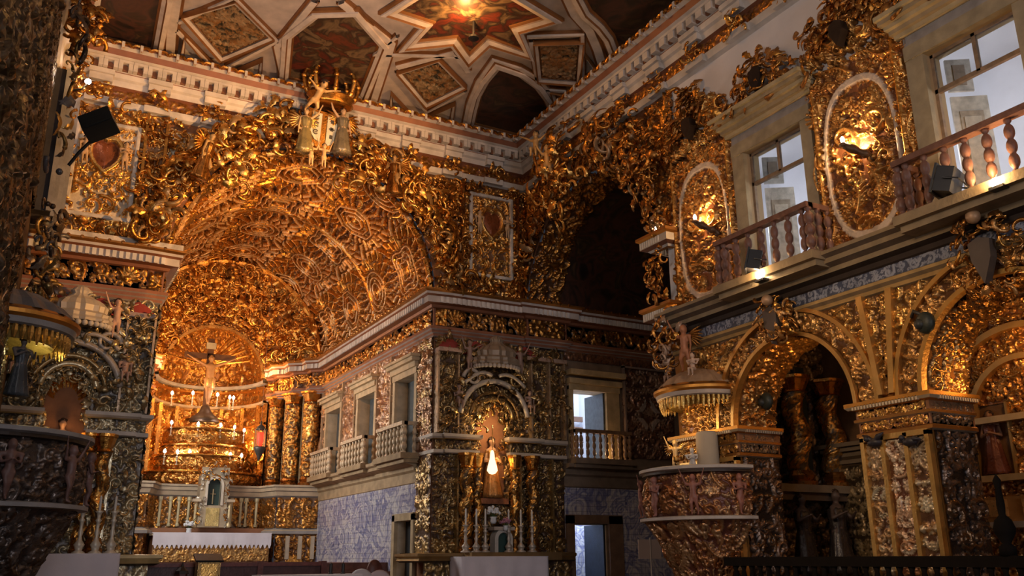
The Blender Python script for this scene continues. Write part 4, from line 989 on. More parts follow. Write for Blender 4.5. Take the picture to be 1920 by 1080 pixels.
# hanging sanctuary lamp, red glass
lp = onY(488, 822, 27.5)
t = thing('sanctuary_lamp', 'hanging silver lamp with red glass right of the throne', 'lamp', None, tuple(lp)); t.scale = (.7, .7, .7)
m = MB(); m.lathe([(.02, .75), (.05, .7), (.04, .6), (.16, .5), (.2, .4), (.22, .36)], (.10, .09, .08, .6), seg=14); m.build('lamp_cap', M_METAL, t, smooth=True); m = MB(); m.lathe([(.24, -.36), (.26, -.42), (.2, -.55), (.1, -.75), (.05, -.9), (.01, -1.0)], (.10, .09, .08, .6), seg=14); m.build('lamp_base', M_METAL, t, smooth=True)
m = MB()
for k in range(6): a = k*math.pi/3; m.tube([[.22*math.cos(a), .22*math.sin(a), -.4], [.22*math.cos(a), .22*math.sin(a), .4]], .016, (.5, .35, .2, .7), 5)
m.tube([[0, 0, .7], [0, 0, (SPR+math.sqrt(CRAD**2-(lp[0]-CXC)**2)-lp[2]-.03)/.7]], .008, (.2, .2, .2, .5), 4); m.build('bars_and_chain', M_METAL, t)
m = MB(); m.lathe([(.07, -.34), (.13, -.2), (.15, 0), (.13, .25)], RED, seg=14); m.build('red_glass', M_RED, t, smooth=True)
# ================================================================== COAT OF ARMS AND FIGURES ON THE ARCH
ac = onY(607, 240, 19.0)
ax_, az_ = ac[0], ac[2]
AF2 = Fr((ax_, 19.0, az_), (1, 0, -0.10), (0.05, 0.0, 1), (0, -1, 0))
t = thing('coat_of_arms', 'coat of arms with two pale shield halves at the top of the chancel arch', 'coat of arms')
m = MB(); shp = [(-.40, .42), (.40, .42), (.42, -.1), (.3, -.42), (0, -.62), (-.3, -.42), (-.42, -.1)]
m.prism(AF2, shp, -.25, 0.0, GOLD); m.build('shield', M_GILT, t)
m = MB(); m.prism(AF2, [(-.30, .34), (-.07, .34), (-.07, -.40), (-.2, -.36), (-.33, -.18)], 0.0, .03, (.85, .8, .6, 0)); m.prism(AF2, [(.07, .34), (.31, .34), (.31, -.2), (.2, -.40), (.07, -.46)], 0.0, .03, (.85, .8, .6, 0)); m.build('field', M_MOULD, t)
m = MB()
for k in range(3):       # curled emblems on the left half
    z = .22-.2*k; a = np.linspace(.6, 5.6, 10); m.tube(AF2(-.19+.055*np.cos(a), z+.055*np.sin(a), .045+0*a), .014, (.12, .09, .05, 0), 5)
    for s in (-1, 0, 1): m.tube(AF2(np.array([-.23, -.15]), np.array([z+s*.04, z+s*.04]), np.array([.05, .05])), .009, (.12, .09, .05, 0), 4)
for z in (.2, .0, -.2):  # small dark shields and cross on the right half
    m.box(AF2, .15, .22, z-.045, z+.045, .03, .05, (.08, .07, .06, 0))
m.box(AF2, .12, .25, -.012, .012, .03, .05, (.1, .08, .06, 0)); m.build('charges', M_MOULD, t)
# crown over the arms
t = thing('open_crown', 'large gilded open crown rising over the coat of arms', 'crown', None, tuple(onY(620, 190, 19.0)))
t.scale = (1.35, .8, 1.1); m = MB(); m.lathe([(.36, -.12), (.42, -.08), (.38, 0), (.44, .08), (.42, .12)], GOLD, seg=20)
for k in range(8):
    a = k*math.pi/4; s = np.linspace(0, 1, 14); r = .42+.28*np.sin(s*math.pi*.85)-.42*s; z = .1+.78*s+.10*np.sin(s*3)
    m.tube(np.stack([r*math.cos(a), r*math.sin(a), z], 1), .045*(1-.4*s), GOLD_L if k % 2 else GOLD, 6)
    for q in (.15, .4, .65): i = int(q*13); m.ball((r[i]*math.cos(a), r[i]*math.sin(a), z[i]), .06, GOLD, 6, 4)
m.ball((0, 0, .95), .1, GOLD_L); m.tube([[0, 0, .95], [0, 0, 1.2]], .03, GOLD_L); m.tube([[-.1, 0, 1.12], [.1, 0, 1.12]], .025, GOLD_L); m.build('arches', M_GILT, t, smooth=True)
def fg(px, py, y, **k):
    p = onY(px, py, y); return dict(loc=(p[0], p[1], p[2]), **k)
YEL = (.75, .60, .22, .3); PALE = (.60, .56, .38, .1)
figure('angel_statue', 'angel in yellow and green robe holding the left side of the coat of arms', 'statue', **fg(570, 284, 18.9, h=1.1), arms=('down', 'up'), legs='stand', robe=(.45, .36, .16, .5), skin=(.75, .5, .25, 0), wings=GOLD_L)
figure('angel_statue', 'angel in grey robe holding the right side of the coat of arms', 'statue', **fg(640, 286, 18.9, h=1.15), arms=('up', 'down'), legs='stand', robe=(.32, .27, .18, .4), skin=(.7, .45, .25, 0), wings=GOLD)
figure('reclining_cherub', 'reclining gilded cherub lying just above the shield of the arms', 'statue', **fg(575, 215, 18.75, h=.95), rotz=.3, arms='out', legs='fly', child=True, skin=(.8, .5, .2, .2), tilt=.9)
for i, (px, py, hh, lb) in enumerate(((582, 312, .62, 'left of the two naked cherubs hanging below the coat of arms'), (606, 315, .62, 'right of the two naked cherubs hanging below the coat of arms'))):
    figure('cherub', lb, 'statue', **fg(px, py, 18.85, h=hh), arms='up', legs='step', child=True, skin=(.75, .47, .22, 0))
figure('angel_statue', 'gilded flying angel on the left shoulder of the chancel arch beside the burst of foliage', 'statue', **fg(372, 335, 19.2, h=1.1), arms=('down', 'hold'), legs='fly', robe=GOLD_D, skin=(.6, .38, .15, .2), wings=GOLD, rotz=.8, tilt=.25)
figure('angel_statue', 'gilded flying angel on the right shoulder of the chancel arch', 'statue', **fg(738, 365, 19.2, h=1.05), arms=('hold', 'down'), legs='fly', robe=GOLD_D, skin=(.6, .36, .14, .3), wings=GOLD, rotz=-.7)
for i, (u, r, lb) in enumerate(((.36, PANL, 'left of two dark haired cherubs on the white ground carved panel'), (1.16, PANL, 'right of two dark haired cherubs on the white ground carved panel'), (9.85, PANR, 'left of two cherubs on the dark carved panel by the corner'), (10.68, PANR, 'right of two cherubs on the dark carved panel by the corner'))):
    figure('cherub', lb, 'statue', (u, 19.78, 8.15), 0, .68, 'fold' if i % 2 else 'down', 'step', True, (.66, .42, .22, 0))
# cartouche cluster over the transept arch
def burst(name, c, sx, sz, n, size, seed, label, nrm, cols=(GOLD, GOLD_L, GOLD_D), plane='x', depth=.3, cat='carving'):
    q = np.random.default_rng(seed); pts, nr = [], []
    for i in range(n):
        a, b = q.normal()*.45*sx, q.normal()*.45*sz; a = np.clip(a, -sx, sx); b = np.clip(b, -sz, sz); d = depth*q.uniform(0, 1)*(1-min(1, (a/sx)**2+(b/sz)**2)*.6)
        if plane == 'x': pts.append([c[0]+nrm*d, c[1]+a, c[2]+b]); nr.append([nrm*1.2, a/sx*.8, b/sz*.8])
        else: pts.append([c[0]+a, c[1]+nrm*d, c[2]+b]); nr.append([a/sx*.8, nrm*1.2, b/sz*.8])
    o = cluster(name, pts, nr, size, seed, cols); tag(o, label, cat); return o
kc = (10.9, 17.35, 9.25)
burst('gilded_foliage', (11.0, 17.3, 9.15), .95, 1.15, 120, .42, 201, 'large gilded crest hanging from the cornice over the dark transept arch', -1, (GOLD, GOLD_L, GOLD), depth=.7)
figure('cherub', 'gilded cherub clinging to the large crest over the dark transept arch', 'statue', (10.35, 17.1, 8.75), -.9, .95, 'up', 'fly', True, (.78, .46, .16, .3))
figure('cherub', 'gilded cherub with bent leg at the top of the large crest', 'statue', (10.3, 17.55, 9.3), -.9, .95, 'out', 'sit', True, (.78, .46, .16, .3))
burst('gilded_foliage', (11.1, 15.35, 9.2), .95, .7, 90, .40, 202, 'gilded foliage swag right of the large crest over the dark arch', -1, (GOLD_D, GOLD, (.5, .3, .15, .4)), depth=.5)
burst('festoon_foliage', (11.1, 14.3, 8.2), .45, .8, 70, .34, 203, 'dark gold festoon hanging from the arch between the crest and the white wall', -1, (GOLD_D, GOLD_D, GOLD), depth=.4)
# soffit and face of the transept arch
t = thing('transept_arch_carving', 'dark glinting gilded carving lining the soffit and face of the transept arch', 'arch carving')
sm = lambda U, V, D: np.stack([11.35+V, 16.97+(TAR-D)*np.cos(U/TAR), TAS+(TAR-D)*np.sin(U/TAR)], -1)
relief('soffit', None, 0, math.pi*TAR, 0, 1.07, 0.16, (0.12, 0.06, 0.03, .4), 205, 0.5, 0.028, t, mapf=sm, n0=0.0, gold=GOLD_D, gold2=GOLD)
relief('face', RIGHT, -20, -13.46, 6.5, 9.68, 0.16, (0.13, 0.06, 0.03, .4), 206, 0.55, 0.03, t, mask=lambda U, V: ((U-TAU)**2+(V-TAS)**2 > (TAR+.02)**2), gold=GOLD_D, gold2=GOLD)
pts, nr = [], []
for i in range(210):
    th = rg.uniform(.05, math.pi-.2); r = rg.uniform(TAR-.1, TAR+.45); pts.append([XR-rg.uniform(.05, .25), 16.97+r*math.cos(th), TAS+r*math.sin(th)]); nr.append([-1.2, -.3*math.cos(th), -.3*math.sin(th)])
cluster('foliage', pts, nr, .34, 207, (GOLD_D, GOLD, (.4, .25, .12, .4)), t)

# ================================================================== CHANCEL RIGHT WALL
def balustrade(name, label, fr, u0, u1, v0, v1, proj, nb, cat='balcony', slabc=STONE, group=None, dark=(0.16, 0.07, .05, 0), r=.075, beads=4, nv0=None, br=1.0):
    """turned-baluster balcony in the frame of its wall"""
    t = thing(name, label, cat, group)
    m = MB(); m.box(fr, u0-.04, u1+.04, v1-.09, v1, proj-.10, proj+.06, dark); 
    for u in (u0, u1): m.box(fr, u-.04, u+.04, v1-.09, v1, .02, proj, dark)
    m.build('handrail', M_WOOD, t)
    m = MB(); m.box(fr, u0-.1, u1+.1, v0-.14, v0, 0, proj+.1, slabc); m.box(fr, u0-.06, u1+.06, v0-.24, v0-.14, 0, proj, slabc); m.build('floor_slab', M_STONE, t)
    H = v1-.09-v0; pr = [(r*.8, 0), (r*.8, .05*H), (r*.35, .08*H)]
    for k in range(beads):
        z0 = (.10+.80*k/beads)*H; dz = .80*H/beads
        for q in range(1, 8): a = q/8*math.pi; pr.append((r*(.28+.72*math.sin(a)), z0+dz*(.5-.5*math.cos(a))))
    pr += [(r*.35, .91*H), (r*.7, .95*H), (r*.7, H)]
    first = None
    def place(u, n, s=1.0):
        nonlocal first
        if first is None:
            mm = MB(); mm.lathe([(a*s, b) for a, b in pr], dark, seg=12); first = mm.build('baluster', M_WOOD, t, smooth=True); o = first
        else: o = first.copy(); COL.objects.link(o); o.parent = t
        o.location = tuple(fr(u, v0, n)); o.scale = (s, s, 1)
    for i in range(nb): place(u0+.14+(u1-u0-.28)*i/(nb-1), proj-.02)
    for u in (u0, u1):
        place(u, proj-.02, 1.25)
        for k in range(max(1, int(proj/.22))): place(u, proj*(k+.4)/max(1, int(proj/.22)+.4))
    return t
ords = ['farthest', 'middle', 'nearest']
for i, (a, b, d, e) in enumerate(CW):
    t = struct(bpy.data.objects.new('window_%d' % (i+1), None)); COL.objects.link(t)
    m = MB(); c = (0.66, 0.50, 0.30, 0)
    for (p, q, r, s, nn) in ((a-.16, a, d, e+.1, .08), (b, b+.16, d, e+.1, .08), (a-.16, b+.16, e, e+.16, .10), (a-.2, b+.2, e+.16, e+.30, .16), (a-.26, b+.26, e+.30, e+.40, .26), (a-.30, b+.30, e+.40, e+.47, .32)): m.box(CHR, p, q, r, s, 0, nn, c)
    m.build('window_frame', M_STONE, t); m = MB(); m.box(CHR, a+.02, (a+b)/2-.02, d, e, -.34, -.29, (.10, .12, .13, 0)); m.box(CHR, (a+b)/2+.02, b-.02, d, e, -.37, -.32, (.20, .26, .28, 0)); m.build('shutter', M_WOOD, t)
    balustrade('small_balcony', 'small turned balustrade balcony under the %s window of the chancel wall' % ords[i], CHR, a-.22, b+.22, 2.50, 3.28, .42, 7, dark=(.66, .52, .34, .1), r=.06, beads=3)
t = thing('gilded_wall_carving', 'carved red brown and gold panels between the three chancel windows', 'wall carving')
hol = [(a-.2, b+.2, 2.3, e+.45) for a, b, d, e in CW]
relief('scrollwork', CHR, -29.2, -20.0, 2.5, 5.34, .12, (.26, .10, .05, .2), 211, .45, .028, t, mask=lambda U, V: ~np.logical_or.reduce([inrect(U, V, h) for h in hol]), gold=(.5, .24, .09, .6), gold2=(.62, .42, .28, .3))
m = MB()
for u in (-28.9, -26.85, -25.65, -23.75, -22.65): m.box(CHR, u-.03, u+.03, 2.5, 5.3, 0, .12, (.5, .36, .22, .1))
m.each('strip', M_MOULD, t)
m = MB(); m.sweep([(CXR, 20.9), (CXR, 29.1)], [(0, 1.78), (.03, 1.8), (.03, 2.05), (.10, 2.1), (.10, 2.2), (.30, 2.26), (.30, 2.34), (.38, 2.38), (.38, 2.46), (0, 2.48)], [(0.50, .36, .20, 0), (.45, .32, .18, 0)]*5)
struct(m.build('trim_4', M_STONE))
m = MB(); holes_wall(m, CHR, -29.1, -20.9, FLOOR, 1.78, [(-22.25, -20.9, FLOOR, 1.05)], .015, TILEW)
tag(m.build('tile_picture', M_TILE), 'blue and white tile picture on the chancel wall below the small balconies', 'tile panel')
t = struct(bpy.data.objects.new('door_1', None)); COL.objects.link(t)
m = MB(); [m.box(CHR, *q, 0, .1, (.50, .38, .22, 0)) for q in ((-22.28, -22.1, FLOOR, 1.05), (-21.0, -20.85, FLOOR, 1.05), (-22.28, -20.85, .9, 1.08))]; m.build('door_frame', M_STONE, t)
m = MB(); m.box(CHR, -22.1, -21.6, FLOOR, .9, -.28, -.22, (.02, .025, .03, 0)); m.box(CHR, -21.55, -21.0, FLOOR, .9, -.28, -.22, (.10, .14, .14, 0)); m.build('door_leaf', M_WOOD, t)

# ================================================================== SIDE ALTARS (right one and its mirror)
def side_altar(mir):
    X = (lambda u: 10.9-u) if mir else (lambda u: u)
    side = 'left' if mir else 'right'
    fr = Fr((10.9 if mir else 0, 20, 0), (-1 if mir else 1, 0, 0), (0, 0, 1), (0, -1, 0))
    umax = 11.35 if mir else 12.4
    t = thing('side_altarpiece', 'tall dark gold altarpiece with twisted columns and crown, %s' % ('between left pulpit and chancel opening' if mir else 'between chancel opening and transept window'), 'altarpiece')
    gl = (.30, .19, .08, .75) if not mir else (.46, .34, .17, .7); gh = (.55, .38, .16, .8) if not mir else (.70, .60, .38, .6); gd = (.10, .06, .04, .3) if not mir else (.16, .13, .10, .2)  # left altar is lit more: paler tones carry that light in the colour
    NL, NR, NS, NT = 9.86, 10.62, 3.3, 3.68
    uc = 10.24
    # lower stage field with the niche left open
    nm = lambda U, V: ~((np.abs(U-uc) < .38) & (V > 1.35) & (V < 3.3) | ((U-uc)**2+(V-3.3)**2 < .38**2))
    relief('lower_carving', fr, 8.7, umax, .12, 2.45, .12, gd, 220+mir, .38, .02, t, mask=nm, gold=gl, gold2=gh)
    relief('upper_carving', fr, 8.7, umax, 2.85, 5.34, .14, gd, 222+mir, .44, .022, t, mask=nm, gold=gl, gold2=gh)
    relief('middle_frieze', fr, 8.7, umax, 2.50, 2.76, .06, gd, 224+mir, .24, .02, t, gold=gl, gold2=gh, n0=.14, mask=nm)
    relief('base_carving', fr, 8.4, umax, FLOOR, -.06, .08, gd, 226+mir, .4, .03, t, gold=gl, gold2=gh, n0=.3)
    # side face towards the chancel
    sf = Fr((X(8.7), 0, 0), (0, -1, 0), (0, 0, 1), ((-1 if not mir else 1), 0, 0))
    relief('side_carving', sf, -20.9, -20.0, -.1, 2.45, .08, gd, 228+mir, .35, .028, t, gold=gl, gold2=gh); relief('side_carving', sf, -20.9, -20.0, 2.85, 5.34, .08, gd, 229+mir, .35, .028, t, gold=gl, gold2=gh)
    # mouldings
    m = MB(); pth = [(umax, 19.86), (11.5, 19.86), (11.5, 19.72), (10.72, 19.72), (10.72, 19.86)], [(9.76, 19.86), (9.76, 19.72), (8.95, 19.72), (8.95, 19.84), (8.7, 19.84), (8.7, 20.9)]
    if mir: pth = [[(10.9-x, y) for x, y in p][::-1] for p in pth]
    W2 = (.55, .48, .40, .1)
    for p in pth:
        m.sweep(p, [(0, 2.40), (.06, 2.42), (.06, 2.5), (0, 2.5)], [W2]*3); m.sweep(p, [(0, 2.74), (.08, 2.76), (.12, 2.8), (.12, 2.87), (-.15, 2.89)], [gh, W2, W2, gh]); m.build('entablature_moulding', M_MOULD, t); m = MB()
    m.sweep([(X(umax), 19.6), (X(8.3), 19.6), (X(8.3), 20.9)] if not mir else [(X(8.3), 20.9), (X(8.3), 19.6), (X(umax), 19.6)], [(0, -.10), (.1, -.06), (.06, .0), (.14, .04), (.14, .1), (-.4, .12)], [DARK, gl, gh, gl, gh])
    m.box(fr, 9.3, min(11.7, umax), -.06, .12, .2, .98, gl)
    m.build('mouldings', M_MOULD, t)
    m = MB()
    for u in (9.30, 11.02, 11.95): m.box(fr, u-.025, u+.025, .12, 2.4, 0, .22, gh)
    for u in (8.74, 9.28, 11.36, 11.9, 12.36):
        if u < umax: m.box(fr, u-.02, u+.025, 2.9, 4.9, 0, .24, (.50, .34, .2, .3))
    m.box(fr, 8.72, 9.35, 4.9, 5.0, 0, .3, (.5, .34, .25, .2)); m.box(fr, 11.2, umax, 4.9, 5.0, 0, .3, (.5, .34, .25, .2))
    m.each('strip', M_GILT, t)
    for u, r in ((9.44, .13), (9.73, .10), (10.75, .11), (11.26, .13)):
        column(t, X(u), 19.62, .12, 2.42, r, int(240+u*10), twist=(-1 if mir else 1)*2.2, name='twisted_column', amp=.045, res=.02)
    # big arch and broken pediment scrolls above the niche
    m = MB(); a = np.linspace(.15, math.pi-.15, 26)
    for R, rr, c in ((.52, .06, gh), (.68, .05, gl), (.95, .07, W2)): m.tube(fr(uc+R*np.cos(a), 3.25+R*1.05*np.sin(a), .30+0*a), rr, c, 8)
    for s in (-1, 1):
        ph = np.linspace(0, 7.5, 26); r = .26*np.exp(-.16*ph); m.tube(fr(uc+s*(.62+r*np.cos(ph)), 4.28+r*np.sin(ph), .34+0*ph), .06*np.exp(-.1*ph), W2 if s < 0 else gh, 7)
        q = np.linspace(0, 1, 12); m.tube(fr(uc+s*(.85-.75*q), 4.15+.28*np.sin(q*2.2), .36+0*q), .05, W2, 6)
    m.build('pediment_scrolls', M_GILT, t, smooth=True)
    # niche
    m = MB(); n = 20; a = np.linspace(0, math.pi, n)
    V = []; zz = np.array([1.35, 3.3])
    for i in range(n-1):
        p = lambda t_, z: fr(uc-.38*math.cos(t_), z, -.55*math.sin(t_))
        m.quad([p(a[i], 1.35), p(a[i+1], 1.35), p(a[i+1], 3.3), p(a[i], 3.3)], (.45, .20, .06, .5))
        for k in range(8):
            b0, b1 = k*math.pi/16, (k+1)*math.pi/16; d = lambda t_, b: fr(uc-.38*math.cos(t_)*math.cos(b), 3.3+.38*math.sin(b), -.55*math.sin(t_)*math.cos(b))
            m.quad([d(a[i], b0), d(a[i+1], b0), d(a[i+1], b1), d(a[i], b1)], (.5, .25, .08, .5))
    m.box(fr, uc-.42, uc+.42, 1.25, 1.38, -.5, .24, (.4, .16, .08, .2)); m.build('niche', M_GILT, t)
    pts, nr = [], []; q = np.random.default_rng(70+mir)
    for k in range(85):
        a_ = q.uniform(-.1, math.pi+.1); r_ = q.uniform(.22, .5); zz_ = 3.25+r_*math.sin(a_)*1.1; pts.append(fr(uc-r_*math.cos(a_), zz_, q.uniform(-.1, .28))); nr.append(fr.N*1.2-fr.U*math.cos(a_)*.8+fr.V*.3)
    for k in range(26): s_ = q.choice([-1, 1]); pts.append(fr(uc+s_*q.uniform(.3, .42), q.uniform(1.5, 3.2), .05)); nr.append(fr.N)
    cluster('niche_foliage', pts, nr, .20, 71+mir, (gl, GOLD if not mir else gh, gh), t)
    pts, nr = [], []; q = np.random.default_rng(60+mir)
    while len(pts) < 170:
        u, v = q.uniform(8.8, umax-.05), q.uniform(2.95, 5.2)
        if abs(u-uc) < .42 and v < 3.7: continue
        pts.append(fr(u, v, .2+.18*q.random())); nr.append(fr.N*1.2+fr.U*q.normal()*.4+fr.V*q.normal()*.4)
    cluster('foliage', pts, nr, .24, 61+mir, (gl, gh, gl), t)
    pts, nr = [], []
    for k in range(90):
        s_ = q.choice([0, 1, 2]); u = (8.99, 11.15, 11.65)[s_]+q.uniform(-.16, .16); pts.append(fr(min(u, umax-.05), q.uniform(.2, 2.35), .16)); nr.append(fr.N*1.2+fr.U*q.normal()*.4)
    cluster('foliage', pts, nr, .20, 63+mir, (gl, gh, gd), t)
    # crown with curtain and lappets
    t2 = thing('crown_ornament', 'carved crown with white lappets over red curtain, top of the %s side altar' % side, 'crown')
    cy = 4.62; m = MB(); cc = fr(uc, cy, .42)
    m.lathe([(.62, 0), (.64, .05), (.60, .10), (.62, .16), (.50, .22), (.52, .34), (.40, .46), (.22, .54), (.16, .60), (.2, .66), (.12, .74), (.02, .78)], (.6, .52, .42, .2) if mir else (.36, .28, .2, .3), cc, (1, 0, 0), (0, .6, 0), seg=36, flute=.06, nf=14); m.build('dome', M_MOULD, t2)
    m = MB()
    for k in range(17): a_ = math.pi+k*math.pi/16; m.ball(cc+np.array([.6*math.cos(a_), .36*math.sin(a_), -.06]), .06, (.8, .72, .6, 0) if mir else (.5, .44, .38, 0), 8, 5)
    m.build('lappets', M_MOULD, t2, smooth=True)
    m = MB()
    for k in range(4):
        u = 9.0+.72*k+.1; m.lathe([(.36, 0), (.34, .12), (.22, .26), (.04, .36)], (.34, .05, .04, 0), fr(u, 4.92, .08), (1, 0, 0), (0, .3, 0), seg=16)
    m.build('red_curtain', M_CLOTH, t2)
    sk = (.66, .40, .28, 0) if mir else (.34, .22, .17, 0)
    q1 = 'left' ; 
    for s, an in ((-1, ('up', 'out')), (1, ('out', 'up'))):
        u = uc+s*.72; wh = ('chancel' if (s < 0) else 'outer')
        figure('cherub', 'winged cherub on the %s side of the crown of the %s side altar' % (wh, side), 'statue', tuple(fr(u, 4.38, .35)), 0, .85, an, 'step', True, sk, HAIR, gl)
        figure('cherub', 'small cherub beside the big arch on the %s side of the %s side altar' % (wh, side), 'statue', tuple(fr(uc+s*1.0, 3.35, .32)), 0, .75, ('fold', 'down'), 'sit', True, sk, HAIR, None)
    return t, fr, X
altR, frR, XRr = side_altar(0)
altL, frL, XLl = side_altar(1)
figure('saint_statue', 'robed saint statue glowing in the niche of the right side altar', 'statue', (10.24, 19.85, 1.4), 0, 1.45, 'fold', 'stand', False, (.6, .35, .2, 0), HAIR, None, (.55, .26, .08, .5))
m = MB()
for k in range(13):
    a = math.pi*(.04+.92*k/12); m.tube([[.66+.1*math.cos(a), 20.1, 3.0+.1*math.sin(a)], [.66+.36*math.cos(a), 19.95, 3.2+.44*math.sin(a)]], [.02, .045], GOLD_L if k % 2 else GOLD, 5)
tag(m.build('ray_glory', M_GILT), 'fan of gilded rays in the niche top of the left side altar', 'glory')
figure('saint_statue', 'red robed saint statue in the shadowed niche of the left side altar', 'statue', (.66, 19.85, 1.4), 0, 1.3, 'hold', 'stand', False, (.5, .3, .2, 0), HAIR, None, (.35, .07, .04, .1))
lamp('POINT', (10.1, 19.45, 3.1), 24, WARM2, .06, name='niche_lamp'); lamp('POINT', (10.35, 19.5, 2.2), 8, WARM, .06, name='niche_lamp_low')
lamp('POINT', (.7, 19.6, 2.4), 3, WARM, .06, name='left_niche_lamp')
# bright cream lampshade shaped object in the niche
p = onY(923, 868, 19.3); t = thing('lit_reliquary', 'pear shaped cream glass lamp in front of the niche of the right side altar', 'lamp', None, tuple(p)); m = MB(); m.lathe([(.02, .30), (.05, .24), (.06, .1), (.11, -.08), (.13, -.18), (.08, -.25), (.02, -.27)], (.95, .75, .5, 0), seg=16); m.build('glass', emit_mat('lit_glass', (1, .78, .5), 1.6), t, smooth=True)
m = MB(); m.tube([[0, 0, .3], [0, 0, .9]], .012, GOLD, 5); m.build('stem', M_METAL, t)
# altar furniture
def candlestick(loc, h, cand, label, group, c=(.55, .48, .40, .4)):
    t = thing('candlestick', label, 'candlestick', group, tuple(loc))
    m = MB(); m.lathe([(.12, 0), (.12, .03), (.06, .07), (.08, .14), (.10, .18), (.05, .26), (.03, .34), (.05, .42), (.03, .5), (.035, .62), (.06, .66), (.03, .7), (.045, .8), (.08, .84), (.03, .86)] if h is None else [(r, z*h/.86) for r, z in [(.12, 0), (.12, .03), (.06, .07), (.08, .14), (.10, .18), (.05, .26), (.03, .34), (.05, .42), (.03, .5), (.035, .62), (.06, .66), (.03, .7), (.045, .8), (.08, .84), (.03, .86)]], c, seg=10); m.build('stick', M_METAL, t, smooth=True)
    m = MB(); m.lathe([(.022, h), (.022, h+cand), (.004, h+cand+.03)], (.8, .78, .72, 0), seg=8); m.build('candle', M_CLOTH, t); return t
cs = ['leftmost', 'second from the left', 'third from the left', 'fourth from the left', 'fifth from the left', 'rightmost']; base = None
for k, px in enumerate((873, 893, 910, 954, 977, 998)):
    p = onY(px, 1034, 19.3); p[2] = .12; lb = '%s of the six tall candlesticks on the right side altar' % cs[k]
    if base is None: base = candlestick(p, .62, .34, lb, 'candlesticks of the right side altar')
    else: dup(base, p, label=lb)
base = None
for k, px in enumerate((147, 178, 207)):
    p = onY(px, 1030, 19.2); p[2] = .12; lb = '%s of the three pale candlesticks on the left side altar' % ('leftmost', 'middle', 'rightmost')[k]
    if base is None: base = candlestick(p, .80, .25, lb, 'candlesticks of the left side altar', (.7, .64, .52, .3))
    else: dup(base, p, label=lb)
t = thing('tabernacle', 'small white framed tabernacle with dark door between the candlesticks of the right altar', 'tabernacle'); F2 = Fr((10.30, 19.4, 0), (1, 0, 0), (0, 0, 1), (0, -1, 0))
m = MB(); arch_ring(m, F2, 0, .42, .15, .24, -.2, .06, (.6, .55, .48, 0)); m.box(F2, -.24, -.15, .12, .42, -.2, .06, (.6, .55, .48, 0)); m.box(F2, .15, .24, .12, .42, -.2, .06, (.6, .55, .48, 0)); m.box(F2, -.28, .28, .62, .7, -.2, .1, (.5, .42, .34, 0)); m.build('frame', M_MOULD, t)
m = MB(); m.box(F2, -.16, .16, .12, .56, -.1, -.05, (.03, .07, .06, 0)); m.build('door', M_METAL, t)
bouquet(onY(925, 962, 19.2), .17, 'white flower bouquet above the small tabernacle of the right side altar'); bouquet(onY(948, 980, 19.25), .13, 'pink flower bouquet right of the white bouquet on the right side altar', (.45, .2, .28, 0))
def cloth_table(X0, X1, y0, y1, z, drop, label, tl):
    t = thing('altar_table', tl, 'altar'); m = MB(); m.box(WORLD, X0+.06, X1-.06, y0+.06, y1, FLOOR, z-.02, GOLD_D); m.build('block', M_GILT, t)
    k = 60; s = np.linspace(0, 1, k); per = []
    path = np.array([(X0, y1), (X0, y0), (X1, y0), (X1, y1)]); seg = [0, y1-y0, y1-y0+X1-X0, 2*(y1-y0)+X1-X0]
    S = s*seg[-1]; xs = np.interp(S, seg, path[:, 0]); ys = np.interp(S, seg, path[:, 1])
    m = MB(); m.box(WORLD, X0, X1, y0, y1, z-.01, z+.01, (.74, .70, .76, 0)); rows = 5; V = []
    for r in range(rows): f = r/(rows-1); w = .035*f*np.sin(S*14)+.02*f; V.append(np.c_[xs+w*np.sign(xs-(X0+X1)/2)*(ys > y0+.01), ys-w*(ys < y0+.01)-.005, np.full(k, z-drop*f)])
    V = np.concatenate(V); m.add(V, [[r*k+i, r*k+i+1, (r+1)*k+i+1, (r+1)*k+i] for r in range(rows-1) for i in range(k-1)], (.74, .70, .76, 0))
    tag(m.build('altar_cloth', M_CLOTH, smooth=True), label, 'altar cloth')
cloth_table(9.0, 11.25, 18.9, 19.55, .02, .9, 'lilac white cloth draped over the table of the right side altar', 'altar table of the right side altar under the lilac white cloth')
cloth_table(.45, 1.90, 18.9, 19.55, .12, 1.0, 'lilac white cloth draped over the table of the left side altar', 'altar table of the left side altar under the lilac white cloth')

# ================================================================== TRANSEPT BACK WALL
t = struct(bpy.data.objects.new('window_4', None)); COL.objects.link(t); a, b, d, e = TW[0]
m = MB(); c = (0.62, 0.46, 0.24, 0)
for (p, q, r, s, nn) in ((a-.14, a, d, e+.1, .08), (b, b+.42, d, e+.1, .05), (a-.14, b+.42, e, e+.16, .10), (a-.16, b+.46, e+.16, e+.30, .18), (a-.18, b+.5, e+.38, e+.52, .30)): m.box(FAR, p, q, r, s, 0, nn, c)
m.build('window_frame', M_STONE, t); m = MB(); m.box(FAR, 13.74, 13.79, d, e, -.95, -.04, (.07, .085, .09, 0)); m.build('shutter', M_WOOD, t)
m = MB(); F3 = Fr((0, 23.4, 0), (1, 0, 0), (0, 0, 1), (0, -1, 0))
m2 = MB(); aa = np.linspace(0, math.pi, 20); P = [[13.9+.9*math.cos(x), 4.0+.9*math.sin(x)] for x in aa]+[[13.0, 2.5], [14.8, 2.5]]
m2.prism(F3, P, 0, .03, (1, 1, 1, 0)); m2.build('glowing_arch_panel', emit_mat('vault_glow', (.95, .97, 1.0), 1.2), t)  # white vault of the tribune room, its brightness put in as glow
for k in range(5): x0 = 15.0+.0*k; m.box(Fr((0, 23.2, 0), (1, 0, 0), (0, 0, 1), (0, -1, 0)), 14.55+.04*k, 15.1, 2.7+.32*k, 2.86+.32*k, 0, .05, (.16, .09, .06, 0))
m.build('louvre', M_WOOD, t)
